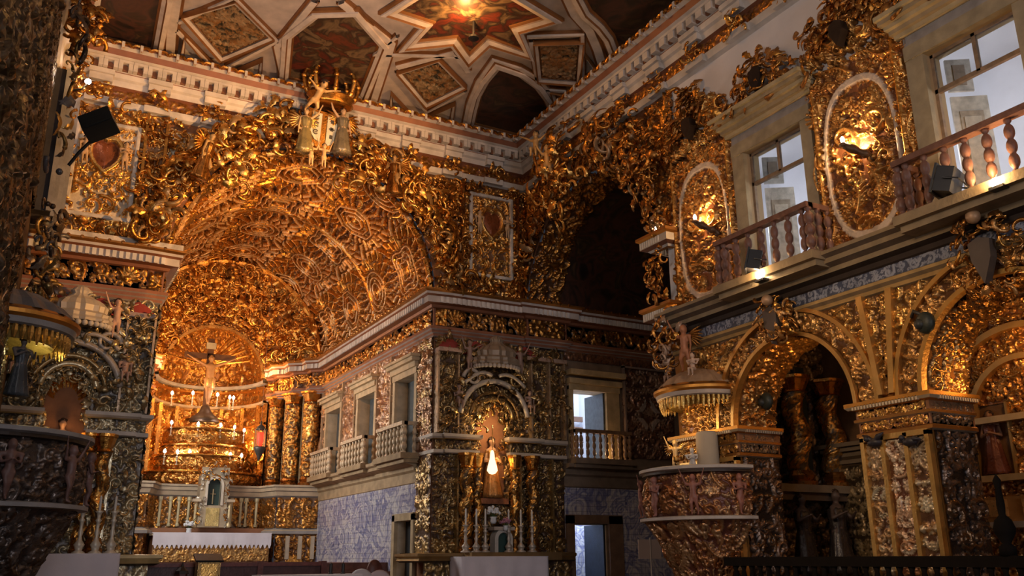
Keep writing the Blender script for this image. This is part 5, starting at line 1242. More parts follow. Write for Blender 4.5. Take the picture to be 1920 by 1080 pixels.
balustrade('transept_balcony', 'balcony of dark turned balusters at the bright transept window', FAR, 12.62, 14.3, 2.45, 3.2, .35, 8, slabc=STONE_D, dark=(.30, .18, .10, .1), r=.05, beads=3)
t = thing('scroll_relief', 'dark carved panel with pale star lozenge right of the transept window', 'carved panel')
def loz(U, V, H, C):
    x, y = np.abs(U-15.2), np.abs(V-3.75); d = (x/.42)**.8+(y/.50)**.8; k = (d > .8) & (d < 1.22) & ~((x < .07) | (y < .07)); C = np.where(k[..., None], np.array((.42, .34, .27, 0)), C); H = np.where(k, .6, np.where(d <= .8, .2, H))
    return H, C
relief('scrollwork', FAR, 14.34, 16.1, 2.55, 5.05, .09, (.12, .06, .04, .2), 251, .4, .02, t, feat=loz, gold=(.30, .13, .06, .6), gold2=(.45, .30, .2, .3))
relief('upper_scrollwork', FAR, 12.45, 16.2, 5.08, 5.34, .05, (.12, .06, .04, .2), 252, .3, .03, t, gold=(.30, .13, .06, .6), gold2=(.4, .2, .1, .5))
m = MB(); m.box(FAR, 14.36, 14.41, 2.6, 5.1, 0, .12, (.34, .25, .2, .1)); m.box(FAR, 14.36, 16.1, 5.02, 5.07, 0, .12, (.34, .25, .2, .1)); m.build('frame', M_MOULD, t)
m = MB(); m.sweep([(16.3, 20), (12.4, 20)], [(0, 1.72), (.04, 1.75), (.04, 2.0), (.12, 2.05), (.12, 2.18), (.3, 2.22), (.3, 2.31), (0, 2.33)], [STONE_D]*7); struct(m.build('trim_5', M_STONE))
m = MB(); holes_wall(m, FAR, 12.4, 16.25, FLOOR, 1.72, [(12.5, 14.15, FLOOR, 1.02)], .012, TILEW); tag(m.build('tile_picture', M_TILE), 'dark blue tile picture on the transept wall around the doorway', 'tile panel')
t = struct(bpy.data.objects.new('door_2', None)); COL.objects.link(t)
m = MB(); [m.box(FAR, *q, 0, .08, (.22, .14, .09, 0)) for q in ((12.42, 12.66, FLOOR, 1.02), (13.72, 14.15, FLOOR, 1.02), (12.42, 14.15, .82, 1.04))]; m.build('door_frame', M_STONE, t)
m = MB(); m.box(FAR, 13.60, 13.65, FLOOR, .8, -.95, -.04, (.02, .03, .05, 0)); m.build('door_leaf', M_WOOD, t)
p = onY(1218, 1028, 17); t = thing('reflector_stand', 'pale square board on a thin pole beside the pulpit', 'stand', None, tuple(p))
m = MB(); m.box(Fr((0, 0, 0), (1, 0, 0), (0, 0, 1), (0, -1, 0)), -.31, .31, -.23, .19, -.01, .01, (.62, .50, .45, 0)); m.build('board', M_CLOTH, t); m = MB(); m.tube([[0, -.03, .23], [0, -.03, -p[2]+FLOOR+.02]], .015, (.6, .55, .5, .2), 6); m.lathe([(.2, 0), (.2, .02), (.02, .04)], BLACK, (0, -.03, -p[2]+FLOOR), seg=12); m.build('pole', M_METAL, t)
# ================================================================== RIGHT WALL: GALLERY
SW_ = (0.36, 0.25, 0.13, 0)
for i, (a, b, d, e) in enumerate(RW):
    t = struct(bpy.data.objects.new('window_%d' % (i+5), None)); COL.objects.link(t); m = MB(); c = (0.40, .31, .18, 0)
    m.box(RIGHT, a-.30, a, d-.1, e+.02, 0, .10, c); m.box(RIGHT, b, b+.24, d-.1, e+.02, 0, .10, c); m.box(RIGHT, a-.30, b+.24, e, e+.24, 0, .12, c)
    m.box(RIGHT, a-.30, b+.24, e+.24, e+.42, 0, .08, (.36, .32, .28, 0))
    for k, (z, p) in enumerate(((.42, .16), (.49, .24), (.56, .32), (.63, .42), (.70, .48))): m.box(RIGHT, a-.34-p*.3, b+.28+p*.3, e+z, e+z+.075, 0, p, (.55, .42, .22, 0) if k % 2 == 0 else (.42, .31, .17, 0))
    m.build('window_frame', M_STONE, t)
    m = MB(); w = (.30, .20, .12, 0); zt = e-.62
    for q in ((a, a+.05, d, e), (b-.05, b, d, e), (a, b, e-.05, e), (a, b, zt-.035, zt+.035), ((a+b)/2-.03, (a+b)/2+.03, zt, e)): m.box(RIGHT, *q, -.13, -.07, w)
    m.build('sash', M_WOOD, t)
    m = MB(); m.box(RIGHT, a+.05, (a+b)/2-.03, zt+.035, e-.05, -.105, -.095, WHITE); m.box(RIGHT, (a+b)/2+.03, b-.05, zt+.035, e-.05, -.105, -.095, WHITE); m.build('pane', M_GLASS, t)
    # open panelled shutter leaf folded into the corridor
    sh = Fr((11.68, -(a+.04), 0), (.80, -.55, 0), (0, 0, 1), (-.55, -.80, 0)); m = MB(); m.box(sh, 0, .55, d, zt-.05, 0, .04, (.50, .47, .40, 0)); m.box(sh, .10, .45, d+.2, zt-.3, .04, .055, (.36, .30, .22, 0)); m.box(sh, .15, .40, d+.3, zt-.4, .055, .07, (.50, .45, .36, 0)); m.build('shutter', M_WOOD, t)
    m = MB(); m.box(sh, 0, .38, zt+.04, e-.04, 0, .04, (.55, .53, .48, 0)); m.box(sh, .1, .28, zt+.14, e-.14, .04, .055, (.32, .26, .2, 0)); m.build('shutter', M_WOOD, t)
bn = ['beside the dark transept arch', 'with the brightest lamp, second from the transept arch', 'third from the transept arch']
for i, (a, b, d, e) in enumerate(RW):
    balustrade('balcony', 'stone balcony with dark beaded balusters %s' % bn[i], RIGHT, a-.40, b+.36, 4.70, 5.56, .55, 7, slabc=SW_, dark=(.24, .11, .07, 0), r=.068, beads=3)
# ledge, painted frieze and mouldings under the gallery
Y1 = 13.94
m = MB(); m.sweep([(XR, -3), (XR, Y1)], [(0, 3.86), (.05, 3.88), (.05, 3.94), (.12, 3.98), (.12, 4.03), (.05, 4.06), (.05, 4.07)], [STONE, (.5, .30, .10, .3), STONE, (.5, .32, .12, .3), STONE, STONE])
m.sweep([(XR, -3), (XR, Y1)], [(.06, 4.24), (.10, 4.26), (.10, 4.34), (.22, 4.38), (.22, 4.46), (.36, 4.50), (.36, 4.58), (.46, 4.62), (.46, 4.68), (0, 4.70)], [DARK, DARK, DARK, SW_, STONE_D, SW_, STONE_D, SW_, SW_]); tr6 = struct(m.build('trim_6', M_STONE))
relief('stencilled_frieze', RIGHT, -Y1, 0, 4.06, 4.25, .012, (.07, .08, .12, 0), 301, .19, .012, tr6, gold=(.30, .31, .36, 0), gold2=(.38, .38, .42, 0), n0=.055, wts=[3, 1, 1, 0, 2, 0, 0, 0], levels=(1.0, .5), mat=M_MOULD)
# carved panels between the windows
def oval(uc, vc, a, b, bw=.034, col=(.78, .60, .44, 0)):
    def feat(U, V, H, C):
        x, y = np.abs(U-uc)/a, np.abs(V-vc)/b; r = (x**2.6+y**2.6)**(1/2.6); k = np.abs(r-1)*a < bw/1.0
        H = np.where(k, .5+.05*H, H); C = np.where(k[..., None], np.array(col), C)
        e = (r < 1-bw/a) & (r > 1-bw/a-.09); H = np.where(e, np.maximum(H*.5, .1), H)
        s = (np.abs(np.abs(U-uc)-(a+.13)) < .022) ; H = np.where(s, .8, H); C = np.where(s[..., None], np.array(GOLD), C)
        return H, C
    return feat
pw = [(-13.72, -11.72, 12.72, 'beside the dark transept arch'), (-9.88, -7.78, 8.85, 'between the two lit balconies'), (-5.9, -3.85, 4.88, 'right of the brightest balcony, at the frame edge')]
for i, (u0, u1, yc, lb) in enumerate(pw):
    t = thing('scroll_relief', 'tall gilded panel with pale oval band, %s' % lb, 'carved panel')
    relief('scrollwork', RIGHT, u0, u1, 4.66, 7.95, .14, (.26, .10, .04, .3), 310+i, .42, .016 if i else .02, t, feat=oval(-yc, 6.18, .70, 1.33), gold=(.62, .26, .06, .85), gold2=(.80, .42, .12, .85))
    ct = relief('crest', RIGHT, u0-.05, u1+.1, 7.9, 9.15, .26, (.28, .11, .04, .3), 320+i, .5, .018, t, cut=.12, mask=lambda U, V, c=(u0+u1)/2: (np.abs(U-c)/1.12)**2.0+(np.clip(V-7.85, 0, 9)/1.22)**1.6 < 1.0+.10*np.sin(U*17), gold=(.70, .34, .09, .85), gold2=(.85, .5, .16, .85))
    pts, nr = [], []; uc = -(u0+u1)/2
    for k in range(110): a = rg.uniform(0, math.pi); r = rg.uniform(.55, 1.02); pts.append([XR-rg.uniform(.05, .3), uc+1.0*r*math.cos(a), 7.95+1.0*r*math.sin(a)]); nr.append([-1.4, math.cos(a)*.7, math.sin(a)*.7])
    for k in range(34): pts.append([XR-rg.uniform(.05, .35), uc+rg.normal()*.16, 9.0+rg.normal()*.13]); nr.append([-1, rg.normal()*.5, .8])
    cluster('crest_foliage', pts, nr, .27, 330+i, (GOLD, (.6, .28, .08, .8), GOLD_D), ct)
    m = MB(); F4 = Fr((XR, uc, 8.35), (0, -1, 0), (0, 0, 1), (-1, 0, 0)); m.prism(F4, [(-.12, .16), (0, .22), (.12, .16), (.14, 0), (0, -.26), (-.14, 0)], .2, .36, (.06, .035, .02, .2)); m.build('dark_shield', M_MATTE, ct)
for i, (uc, lb) in enumerate(((10.75, 'carved gilded crest standing over the window head beside the transept arch'), (6.8, 'carved gilded crest standing over the second window head'))):
    t = thing('window_crest', lb, 'crest'); pts, nr = [], []
    for k in range(130):
        a, b = rg.uniform(-.75, .75), rg.uniform(0, 1); zt = 1.05*(1-abs(a)/1.0)**.8+.1; pts.append([XR-rg.uniform(.04, .28), uc+a, 7.98+b*zt]); nr.append([-1.3, a, .5])
    cluster('foliage', pts, nr, .29, 340+i, (GOLD_D, (.6, .28, .08, .8), GOLD), t)
    m = MB(); F4 = Fr((XR, uc, 8.45), (0, -1, 0), (0, 0, 1), (-1, 0, 0)); m.prism(F4, [(-.13, .2), (0, .26), (.13, .2), (.15, 0), (0, -.28), (-.15, 0)], .2, .34, (.05, .03, .02, .2)); m.build('dark_shield', M_MATTE, t)
# sconces with lit bulbs on dark carved arms
def sconce(px, py, label, yref=None, power=14, out=.36):
    q = onX(px, py, XR-out); t = thing('wall_sconce', label, 'wall lamp', None, tuple(q))
    m = MB(); s = np.linspace(0, 1, 16); P = np.stack([out*s**.8*1.0, -.10*np.sin(s*3)-.25*s, -.08-.10*np.sin(s*4)-.38*s**2], 1); m.tube(P, .05+.03*np.sin(s*9)**2, (.14, .07, .03, .3), 7)
    m.lathe([(.02, -.1), (.07, -.07), (.05, -.04), (.03, -.02)], (.2, .1, .05, .3), seg=10); m.build('arm', M_WOOD, t, smooth=True)
    m = MB(); m.lathe([(.01, -.03), (.03, 0), (.034, .035), (.02, .07), (.003, .09)], WHITE, seg=10); m.build('bulb', M_BULB, t, smooth=True)
    l = lamp('POINT', (q[0]+.12, q[1], q[2]+.02), power, WARM2, .035, name='sconce_light'); return t
sconce(1580, 265, 'dark carved arm sconce with lit bulb on the panel between the two lit balconies', power=34)
sconce(1303, 410, 'dark carved arm sconce with lit bulb on the panel beside the transept arch', power=26)
# cornice fragments of the arch jamb, one with a lit bulb
for k, (z0, lb) in enumerate(((6.12, 'small white dentil capital jutting from the jamb beside the lit bulb'), (4.55, 'small carved capital jutting from the jamb above the pulpit canopy'))):
    t = thing('jamb_capital', lb, 'capital'); m = MB()
    pth = [(XR+.3, 14.3), (XR-.02, 14.3), (XR-.02, 13.75)]
    pth = [(XR, 13.78), (XR-.12, 13.78), (XR-.12, 14.25), (XR+.5, 14.25)]
    m.sweep(pth, [(0, z0), (.06, z0+.02), (.10, z0+.06), (.22, z0+.10), (.22, z0+.26), (.28, z0+.3), (.28, z0+.36), (0, z0+.38)], [GOLD_D, WHITE, cb, (.62, .5, .36, 0), GOLD, GOLD_D, GOLD_D]); m.build('mouldings', M_MOULD, t)
    m = MB()
    for j in range(9): m.box(WORLD, XR-.36, XR-.32, 13.8+j*.075, 13.84+j*.075, z0+.11, z0+.25, (.85, .75, .6, 0))
    for j in range(8): m.box(WORLD, XR-.3+j*.09, XR-.26+j*.09, 14.44, 14.48, z0+.11, z0+.25, (.85, .75, .6, 0))
    m.build('dentils', M_MOULD, t)
p = onX(1228, 430, 11.15); t = thing('lit_bulb', 'small lit bulb on the end of the white dentil capital', 'wall lamp', None, tuple(p)); m = MB(); m.lathe([(.01, -.05), (.035, 0), (.03, .05), (.003, .07)], WHITE, seg=10); m.build('bulb', M_BULB, t, smooth=True); m = MB(); m.tube([[0, 0, -.04], [0, 0, -.2]], .015, BLACK, 6); m.build('stem', M_METAL, t)
burst('jamb_foliage', (11.15, 14.05, 7.7), .25, 1.3, 60, .26, 204, 'gilded foliage edging the right side of the dark arch above the dentil capital', -1, (GOLD_D, GOLD), depth=.25)
burst('jamb_foliage', (11.15, 13.95, 5.55), .25, .55, 45, .25, 208, 'gilded foliage between the two jutting jamb capitals', -1, (GOLD_D, GOLD), depth=.25)
burst('jamb_foliage', (11.1, 13.7, 4.0), .35, .75, 60, .26, 209, 'gilded scroll bracket above the pulpit canopy', -1, (GOLD_D, GOLD, (.45, .3, .2, .3)), depth=.3)
# floodlights on the balconies
def flood(px, py, x, label, tgt, s=.34, lit=False):
    q = onX(px, py, x); t = thing('floodlight', label, 'floodlight', None, tuple(q)); t.rotation_euler = (Vector(tgt)-Vector(q)).to_track_quat('-Z', 'Y').to_euler()
    m = MB(); m.box(WORLD, -s/2, s/2, -s*.42, s*.42, -s*.28, s*.28, (.02, .02, .022, .3)); m.box(WORLD, -s*.56, s*.56, -s*.5, s*.5, -s*.34, -s*.27, (.03, .03, .03, .3)); m.build('housing', M_METAL, t)
    m = MB(); m.box(WORLD, -s*.48, s*.48, -s*.42, s*.42, -s*.345, -s*.34, (.10, .08, .06, 0)); m.build('front_glass', M_METAL, t)
    m = MB(); m.tube([[-s*.6, 0, 0], [-s*.6, 0, s*.5], [s*.6, 0, s*.5], [s*.6, 0, 0]], .012, BLACK, 5); m.build('yoke', M_METAL, t); return t
flood(1415, 492, 10.72, 'black floodlight hung on the left end of the balcony beside the transept arch', (1.7, 20, 8.2), .40)
flood(1778, 342, 10.74, 'black floodlight hung on the balcony with the brightest lamp', (6.6, 20, 9.6), .42)
for px, py, lb in ((1425, 517, 'glaring lamp at the foot of the balcony beside the transept arch'), (1868, 341, 'glaring lamp at the foot of the second balcony')):
    q = onX(px, py, 10.70); t = thing('glaring_lamp', lb, 'lamp', None, tuple(q)); m = MB(); m.ball((0, 0, 0), .075, WHITE, 12, 8, (.6, 1.2, .8)); m.build('bulb', M_FLOOD, t, smooth=True)
    m = MB(); m.box(WORLD, -.04, .14, -.10, .10, -.10, -.06, BLACK); m.build('holder', M_METAL, t)
    lamp('POINT', (q[0]+.26, q[1]+.1, q[2]+.10), 34, WARM2, .05, name='balcony_light_inner'); lamp('POINT', (q[0]-.08, q[1]+.0, q[2]+.06), 22, WARM2, .06, name='balcony_light')

# ================================================================== ARCADE
SP = lambda U, V: np.logical_and.reduce([((U+y)**2+np.maximum(V-AS, 0)**2 > (AR+.42)**2) for y in AC])
t = thing('arcade_carving', 'gilded scroll carving filling the spandrels between the aisle arches', 'wall carving')
for k, (ua, ub) in enumerate(((-13.3, -10.91), (-10.91, -8.95), (-8.95, -6.97), (-6.97, -5.0), (-5.0, -3.03), (-3.03, -1))): relief('spandrel', RIGHT, ua, ub, AS+.06, 3.86, .09, (.16, .07, .02, .3), 350+k, .30, .017, t, mask=SP, sym=False, gold=(.68, .34, .09, .9), gold2=(.8, .46, .14, .9))
MG = vc_mat('smooth_gilding', .38, .15, 30, .2, 3)
for i, yc in enumerate(AC):
    f = RIGHT
    def mp(U, V, D, yc=yc): th = U/(AR+.2); return np.stack([XR-D, yc-V*np.cos(th), AS+V*np.sin(th)], -1)
    relief('archivolt', None, 0, math.pi*(AR+.2), AR+.06, AR+.38, .08, (.14, .06, .02, .3), 352+i, .34, .017, t, mapf=mp, gold=(.60, .30, .09, .8), gold2=(.75, .42, .14, .8), n0=.03)
    m = MB(); arch_ring(m, RIGHT, -yc, AS, AR-.02, AR+.05, 0, .12, (.74, .42, .12, .85)); m.build('inner_arch_rim', MG, t); m = MB(); arch_ring(m, RIGHT, -yc, AS, AR+.38, AR+.45, 0, .11, (.74, .42, .12, .85)); m.build('outer_arch_rim', MG, t)
    def sf(U, V, D, yc=yc): return np.stack([XR+.05+V, yc+(AR-D)*np.cos(U/AR), AS+(AR-D)*np.sin(U/AR)], -1)
    relief('soffit', None, 0, math.pi*AR, 0, .88, .09, (.18, .07, .03, .4), 356+i, .32, .02, t, mapf=sf, n0=0, gold=(.75, .36, .09, .9), gold2=(.9, .5, .16, .9))
m = MB()
for yc in ((AC[0]+AC[1])/2, (AC[1]+AC[2])/2):
    for s in (-1, 1):
        f = RIGHT; y0 = yc+s*.10; y1 = yc+s*.28
        m.add(np.concatenate([f([-y0-.045, -y0+.045, -y1+.055, -y1-.055], [AS+.05, AS+.05, 3.88, 3.88], [.0]*4), f([-y0-.045, -y0+.045, -y1+.055, -y1-.055], [AS+.05, AS+.05, 3.88, 3.88], [.13]*4)]), [[4, 5, 6, 7], [0, 1, 5, 4], [1, 2, 6, 5], [2, 3, 7, 6], [3, 0, 4, 7]], (.80, .48, .15, .85))
m.each('vertical_strip', MG, t)
for yc, lb in ((10.9, 'gilded cartouche with dark shield at the crown of the aisle arch beside the pulpit'), (6.97, 'large carved cartouche with rosette at the crown of the second aisle arch')):
    t = thing('keystone_cartouche', lb, 'cartouche'); pts, nr = [], []
    sz = .30 if yc > 9 else .5
    for k in range(70): a = rg.uniform(0, 2*math.pi); r = rg.uniform(.5, 1.0); pts.append([XR-rg.uniform(.08, .3), yc+sz*r*math.cos(a), 3.9+sz*1.25*r*math.sin(a)]); nr.append([-1, .7*math.cos(a), .7*math.sin(a)])
    cluster('scrolls', pts, nr, .22, int(yc*10), ((.7, .36, .12, .7), GOLD_D, GOLD), t)
    m = MB(); F4 = Fr((XR, yc, 3.85), (0, -1, 0), (0, 0, 1), (-1, 0, 0)); m.prism(F4, [(-.16, .2), (0, .26), (.16, .2), (.14, -.05), (.0, -.4), (-.14, -.05)], .22, .36, (.12, .09, .07, .2)); m.build('shield', M_MOULD, t)
    m = MB(); m.ball((XR-.38, yc, 4.22 if yc > 9 else 4.4), .10, (.6, .35, .18, .3), 10, 8); m.build('head', M_SKIN, t, smooth=True)
# piers
def pier(ya, yb, label, seed):
    t = thing('carved_pier', label, 'pier'); f = RIGHT; w = yb-ya; uc = -(ya+yb)/2
    gg = (.14, .07, .04, .3)
    relief('centre_foliage', f, uc-.17, uc+.17, FLOOR+.1, 1.66, .07, (.16, .06, .03, .3), seed, .24, .014, t, gold=(.55, .25, .10, .5), gold2=(.72, .62, .48, .2), wts=[1, 1, 5, 3, 1, 1, 1, 0])
    relief('side_foliage', f, uc-w/2+.06, uc-.22, FLOOR+.1, 1.66, .07, gg, seed+1, .28, .014, t, gold=(.50, .26, .10, .6), gold2=(.55, .48, .34, .3))
    relief('side_foliage', f, uc+.22, uc+w/2-.06, FLOOR+.1, 1.66, .07, gg, seed+2, .28, .014, t, gold=(.50, .26, .10, .6), gold2=(.55, .48, .34, .3))
    m = MB(); g = (.80, .48, .15, .85)
    for u in (uc-w/2, uc-.24, uc+.17, uc+w/2-.07): m.box(f, u, u+.07, FLOOR, 1.70, 0, .10, g)
    m.box(f, uc-w/2, uc+w/2, 1.64, 1.72, 0, .10, g); m.box(f, uc-w/2, uc+w/2, FLOOR, FLOOR+.12, 0, .14, g); m.each('gilded_strip', MG, t)
    e = .0
    # front face towards the camera, its shade put into near black gilding
    ff = Fr((0, ya, 0), (1, 0, 0), (0, 0, 1), (0, -1, 0))
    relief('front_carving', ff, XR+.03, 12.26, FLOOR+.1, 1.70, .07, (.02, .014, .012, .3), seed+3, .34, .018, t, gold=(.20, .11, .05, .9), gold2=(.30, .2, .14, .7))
    pth = [(12.3, ya), (XR, ya), (XR, yb)]; pth = [(12.3, ya), (XR, ya), (XR, yb), (12.3, yb)][::-1]
    m = MB(); m.sweep([(12.3, ya), (XR, ya), (XR, yb), (12.3, yb)][::-1][::-1] if False else [(12.3, ya), (XR, ya), (XR, yb), (12.3, yb)], [(0, 1.70), (.07, 1.72), (.07, 1.77), (.03, 1.79), (.03, 1.93), (.08, 1.95), (.08, 1.99), (.05, 2.0), (.05, 2.12), (.13, 2.14), (.17, 2.18), (.17, 2.24), (0, 2.26)], [(.62, .44, .28, .2), GOLD_D, GOLD_D, BROWN, (.62, .44, .28, .2), GOLD_D, BROWN, BROWN, GOLD, (.65, .5, .32, .2), GOLD, GOLD_D]); m.build('capital', M_MOULD, t)
    m = MB(); k = int(w/.055)
    for j in range(k): m.box(f, -ya-.02-(j+1)*w/k*1.0, -ya-.02-(j+1)*w/k+.03, 2.13, 2.19, .12, .17, (.7, .55, .36, .2))
    for j in range(16): m.box(ff, XR+.05+.055*j, XR+.08+.055*j, 2.13, 2.19, .12, .17, (.5, .42, .34, .2))
    m.build('capital_beading', M_MOULD, t)
    relief('capital_carving', f, -yb, -ya, 1.99, 2.12, .04, BROWN, seed+4, .13, .014, t, n0=.05); relief('capital_carving', f, -yb, -ya, 1.79, 1.93, .05, (.3, .12, .08, .2), seed+5, .14, .014, t, n0=.03)
    relief('capital_carving', ff, XR, 12.26, 1.79, 2.12, .05, (.06, .04, .03, .2), seed+6, .16, .016, t, n0=.03, gold=(.3, .18, .1, .7), gold2=(.4, .26, .14, .6))
    return t
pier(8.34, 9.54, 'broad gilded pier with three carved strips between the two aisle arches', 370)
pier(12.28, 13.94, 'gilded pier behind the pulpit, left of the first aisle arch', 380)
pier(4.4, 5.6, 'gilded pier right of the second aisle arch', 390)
# birds / dark masks perched on the pier
for k, (px, py) in enumerate(((1640, 830), (1707, 828))):
    q = onX(px, py, XR-.12); t = thing('carved_bird', ('dark carved bird with open wings on the left strip of the broad pier', 'dark carved bird with folded wings on the right strip of the broad pier')[k], 'carved bird', None, tuple(q))
    m = MB(); m.ball((0, 0, 0), .10, (.03, .025, .03, .1), 10, 8, (.8, 1.3, .7)); m.ball((-.05, .10, .06), .045, (.03, .025, .03, .1)); m.build('body', M_SKIN, t, smooth=True)
    m = MB()
    for s in (-1, 1): m.tube([[0, 0, 0], [-.03, s*.10, .08-.05*k], [-.02, s*.19, .13-.12*k]], [.04, .045, .01], (.025, .022, .03, .1), 6)
    m.build('wings', M_SKIN, t, smooth=True)
for (px, py, lb) in ((1735, 605, 'dark carved head on the rim of the second aisle arch'), (1437, 752, 'small dark shield on the jamb of the first aisle arch')):
    q = onX(px, py, XR-.15 if px > 1600 else 11.9); t = thing('dark_mask', lb, 'carving', None, tuple(q)); m = MB(); m.ball((0, 0, 0), .15, (.03, .035, .025, .1), 12, 8, (.6, 1, 1.1)); m.ball((-.06, .05, -.02), .08, (.035, .035, .03, .1)); m.tube([[0, 0, .1], [-.04, .14, .2], [-.02, .2, .12]], .03, (.05, .04, .03, .1)); m.build('body', M_SKIN, t, smooth=True)

# ================================================================== PULPITS
def pulpit(mir, bright):
    """half-round pulpit on a side wall: basin, corbel, canopy and figures"""
    sd = 'left' if mir else 'right'; cx, cy = (XL+.05, 13.2) if mir else (XR-.02, 13.2)
    mir_s = 1 if mir else -1
    t = thing('pulpit', 'carved half round pulpit with white rim and figures on the %s side wall' % sd, 'pulpit')
    R = 1.13
    def cyl(R0, prof=lambda z: 0):
        return lambda U, V, D: np.stack([cx+mir_s*(R0+prof(V)+D)*np.sin(U/R), cy-(R0+prof(V)+D)*np.cos(U/R)*1.0, V], -1)
    g = dict(gold=(.42, .16, .05, .85), gold2=(.58, .36, .18, .6)) if not mir else dict(gold=(.13, .08, .05, .8), gold2=(.26, .21, .18, .5))  # left pulpit is the same design with its shade mixed into darker tones
    gr = (.15, .05, .03, .2) if not mir else (.05, .035, .03, .2)
    relief('basin', None, 0, math.pi*R, .66, 1.42, .09, gr, 400+mir, .30, .018, t, mapf=cyl(R, lambda z: -.05+.07*np.cos((z-1.04)*4)), n0=0, **g)
    relief('corbel', None, 0, math.pi*R, -1.0, .60, .12, gr, 402+mir, .34, .022, t, mapf=cyl(R, lambda z: -.75*np.clip((.6-z)/1.6, 0, 1)**.75), n0=0, **g)
    m = MB(); wc = (.55, .48, .42, 0) if not mir else (.32, .30, .29, 0); X3 = (0, mir_s*-1, 0)
    def half(prof, c): m.lathe(prof, c, (cx, cy, 0), (0, -1, 0), (mir_s, 0, 0), seg=30, a0=0, a1=math.pi)
    half([(R-.1, 1.40), (R+.06, 1.42), (R+.06, 1.46)], DARK); half([(R+.06, 1.46), (R+.12, 1.48), (R+.12, 1.53), (R+.02, 1.55), (R-.15, 1.55)], wc)
    half([(R+.02, .60), (R+.14, .61), (R+.14, .66), (R, .68)], wc); half([(.55, -.35), (.62, -.33), (.62, -.28), (.5, -.27)], wc); half([(.30, -1.15), (.5, -1.1), (.5, -1.02), (.36, -1.0)], wc)
    m.build('rims', M_MOULD, t)
    for k, a in enumerate(np.linspace(.25, math.pi-.25, 5)):
        x, y = cx+mir_s*(R+.10)*math.sin(a), cy-(R+.10)*math.cos(a)
        fuse('supporting_cherub', person_chains('up' if k % 2 else 'fold', 'step' if k % 2 else 'cross', .70, child=True), (.34, .14, .10, 0) if not mir else (.20, .11, .09, 0), .016, 2, t, M_SKIN, Matrix.Translation((x, y, .68)) @ Matrix.Rotation((-1 if not mir else 1)*a if not mir else a, 4, 'Z'))
    # back panel and canopy
    fr = RIGHT if not mir else LEFT; c0 = -13.2 if not mir else 13.2
    relief('back_panel', fr, c0-.62, c0+.62, 1.5, 2.9, .10, (.25, .10, .04, .4), 404+mir, .3, .02, t, gold=(.6, .3, .09, .8) if not mir else (.3, .2, .08, .7), gold2=(.8, .45, .15, .8) if not mir else (.5, .4, .15, .7))
    t2 = thing('pulpit_canopy', 'domed canopy with white rim and gilded fringe over the %s pulpit' % sd, 'canopy'); m = MB(); r = .80; q = MB()
    def h2(mm, prof, c, **k): mm.lathe(prof, c, (cx, cy, 0), (0, -1, 0), (mir_s, 0, 0), seg=40, a0=0, a1=math.pi, **k)
    dc = (.40, .26, .16, .1) if not mir else (.16, .14, .13, .1)
    h2(m, [(r, 3.08), (.80*r, 3.24), (.5*r, 3.38), (.15*r, 3.46), (0, 3.47)], dc, flute=.05, nf=14); m.build('dome', M_SKIN, t2)
    m = MB(); h2(m, [(r-.02, 2.84), (r+.04, 2.86), (r+.06, 2.93)], wc if mir else (.70, .56, .44, 0)); h2(m, [(r+.06, 2.93), (r+.10, 2.97), (r+.10, 3.02)], GOLD); h2(m, [(r+.10, 3.02), (r+.02, 3.06), (r, 3.09)], GOLD_D); m.build('rim', M_MOULD, t2)
    m = MB()
    for a in np.linspace(.05, math.pi-.05, 26):
        x, y = cx+mir_s*(r-.03)*math.sin(a), cy-(r-.03)*math.cos(a); m.tube([[x, y, 2.86], [x, y, 2.76], [x, y, 2.64+.03*math.sin(a*9)]], [.03, .04, .01], (.75, .45, .12, .8), 6)
    h2(m, [(r-.12, 2.86), (r-.2, 2.7), (0, 2.9)], (.5, .35, .1, .6)); m.build('fringe', M_GILT, t2)
    return t
pulpit(0, 1); pulpit(1, 0)
for i, (dx, dy, z, h, ar, lg, lb, sk) in enumerate(((-.35, .0, 3.62, .95, ('up', 'down'), 'step', 'tall standing figure on top of the right pulpit canopy', (.5, .2, .09, .2)), (-.55, -.45, 3.35, .55, 'fold', 'sit', 'seated pale cherub at the front of the right pulpit canopy', (.62, .42, .3, 0)), (-.45, .4, 3.35, .55, 'out', 'sit', 'seated dark cherub at the back of the right pulpit canopy', (.36, .2, .12, 0)))):
    figure('cherub', lb, 'statue', (XR+dx, 13.2+dy, z-.25), -1.2, h, ar, lg, True, sk, HAIR, GOLD_D if i == 0 else None)
figure('angel_statue', 'gilded angel standing inside the right pulpit under the canopy', 'statue', (10.95, 13.6, 1.5), -1.0, .62, ('up', 'out'), 'step', True, (.9, .6, .25, .3), (.7, .5, .2, .3), GOLD_L, None, GOLD_L)
q = onX(1327, 850, 11.1); t = thing('cream_drum', 'tall cream cylinder standing inside the right pulpit', 'cylinder', None, (q[0], q[1], 1.5)); m = MB(); m.lathe([(.19, 0), (.2, .02), (.2, .66), (.17, .70), (.02, .72)], (.60, .48, .34, 0), seg=24); m.build('shell', M_CLOTH, t, smooth=True); m = MB(); m.lathe([(.205, .02), (.212, .04), (.205, .06)], (.4, .3, .2, 0), seg=24); m.build('band', M_CLOTH, t)
figure('small_bust', 'small white bust in front of the cream cylinder in the right pulpit', 'statue', (10.85, 13.0, 1.42), -.8, .48, 'fold', 'stand', True, (.75, .68, .6, 0), (.7, .64, .56, 0), None, (.75, .68, .6, 0))
lamp('POINT', (10.6, 13.5, 2.4), 9, WARM2, .05, name='pulpit_lamp')
lamp('POINT', (.0, 13.3, 2.55), 5, (1, .85, .4), .05, name='left_pulpit_lamp')
figure('saint_statue', 'dark draped statue standing behind the left pulpit canopy', 'statue', (-.15, 12.8, 2.0), .6, .75, 'hold', 'stand', False, (.2, .16, .14, 0), HAIR, None, (.07, .08, .09, .1))

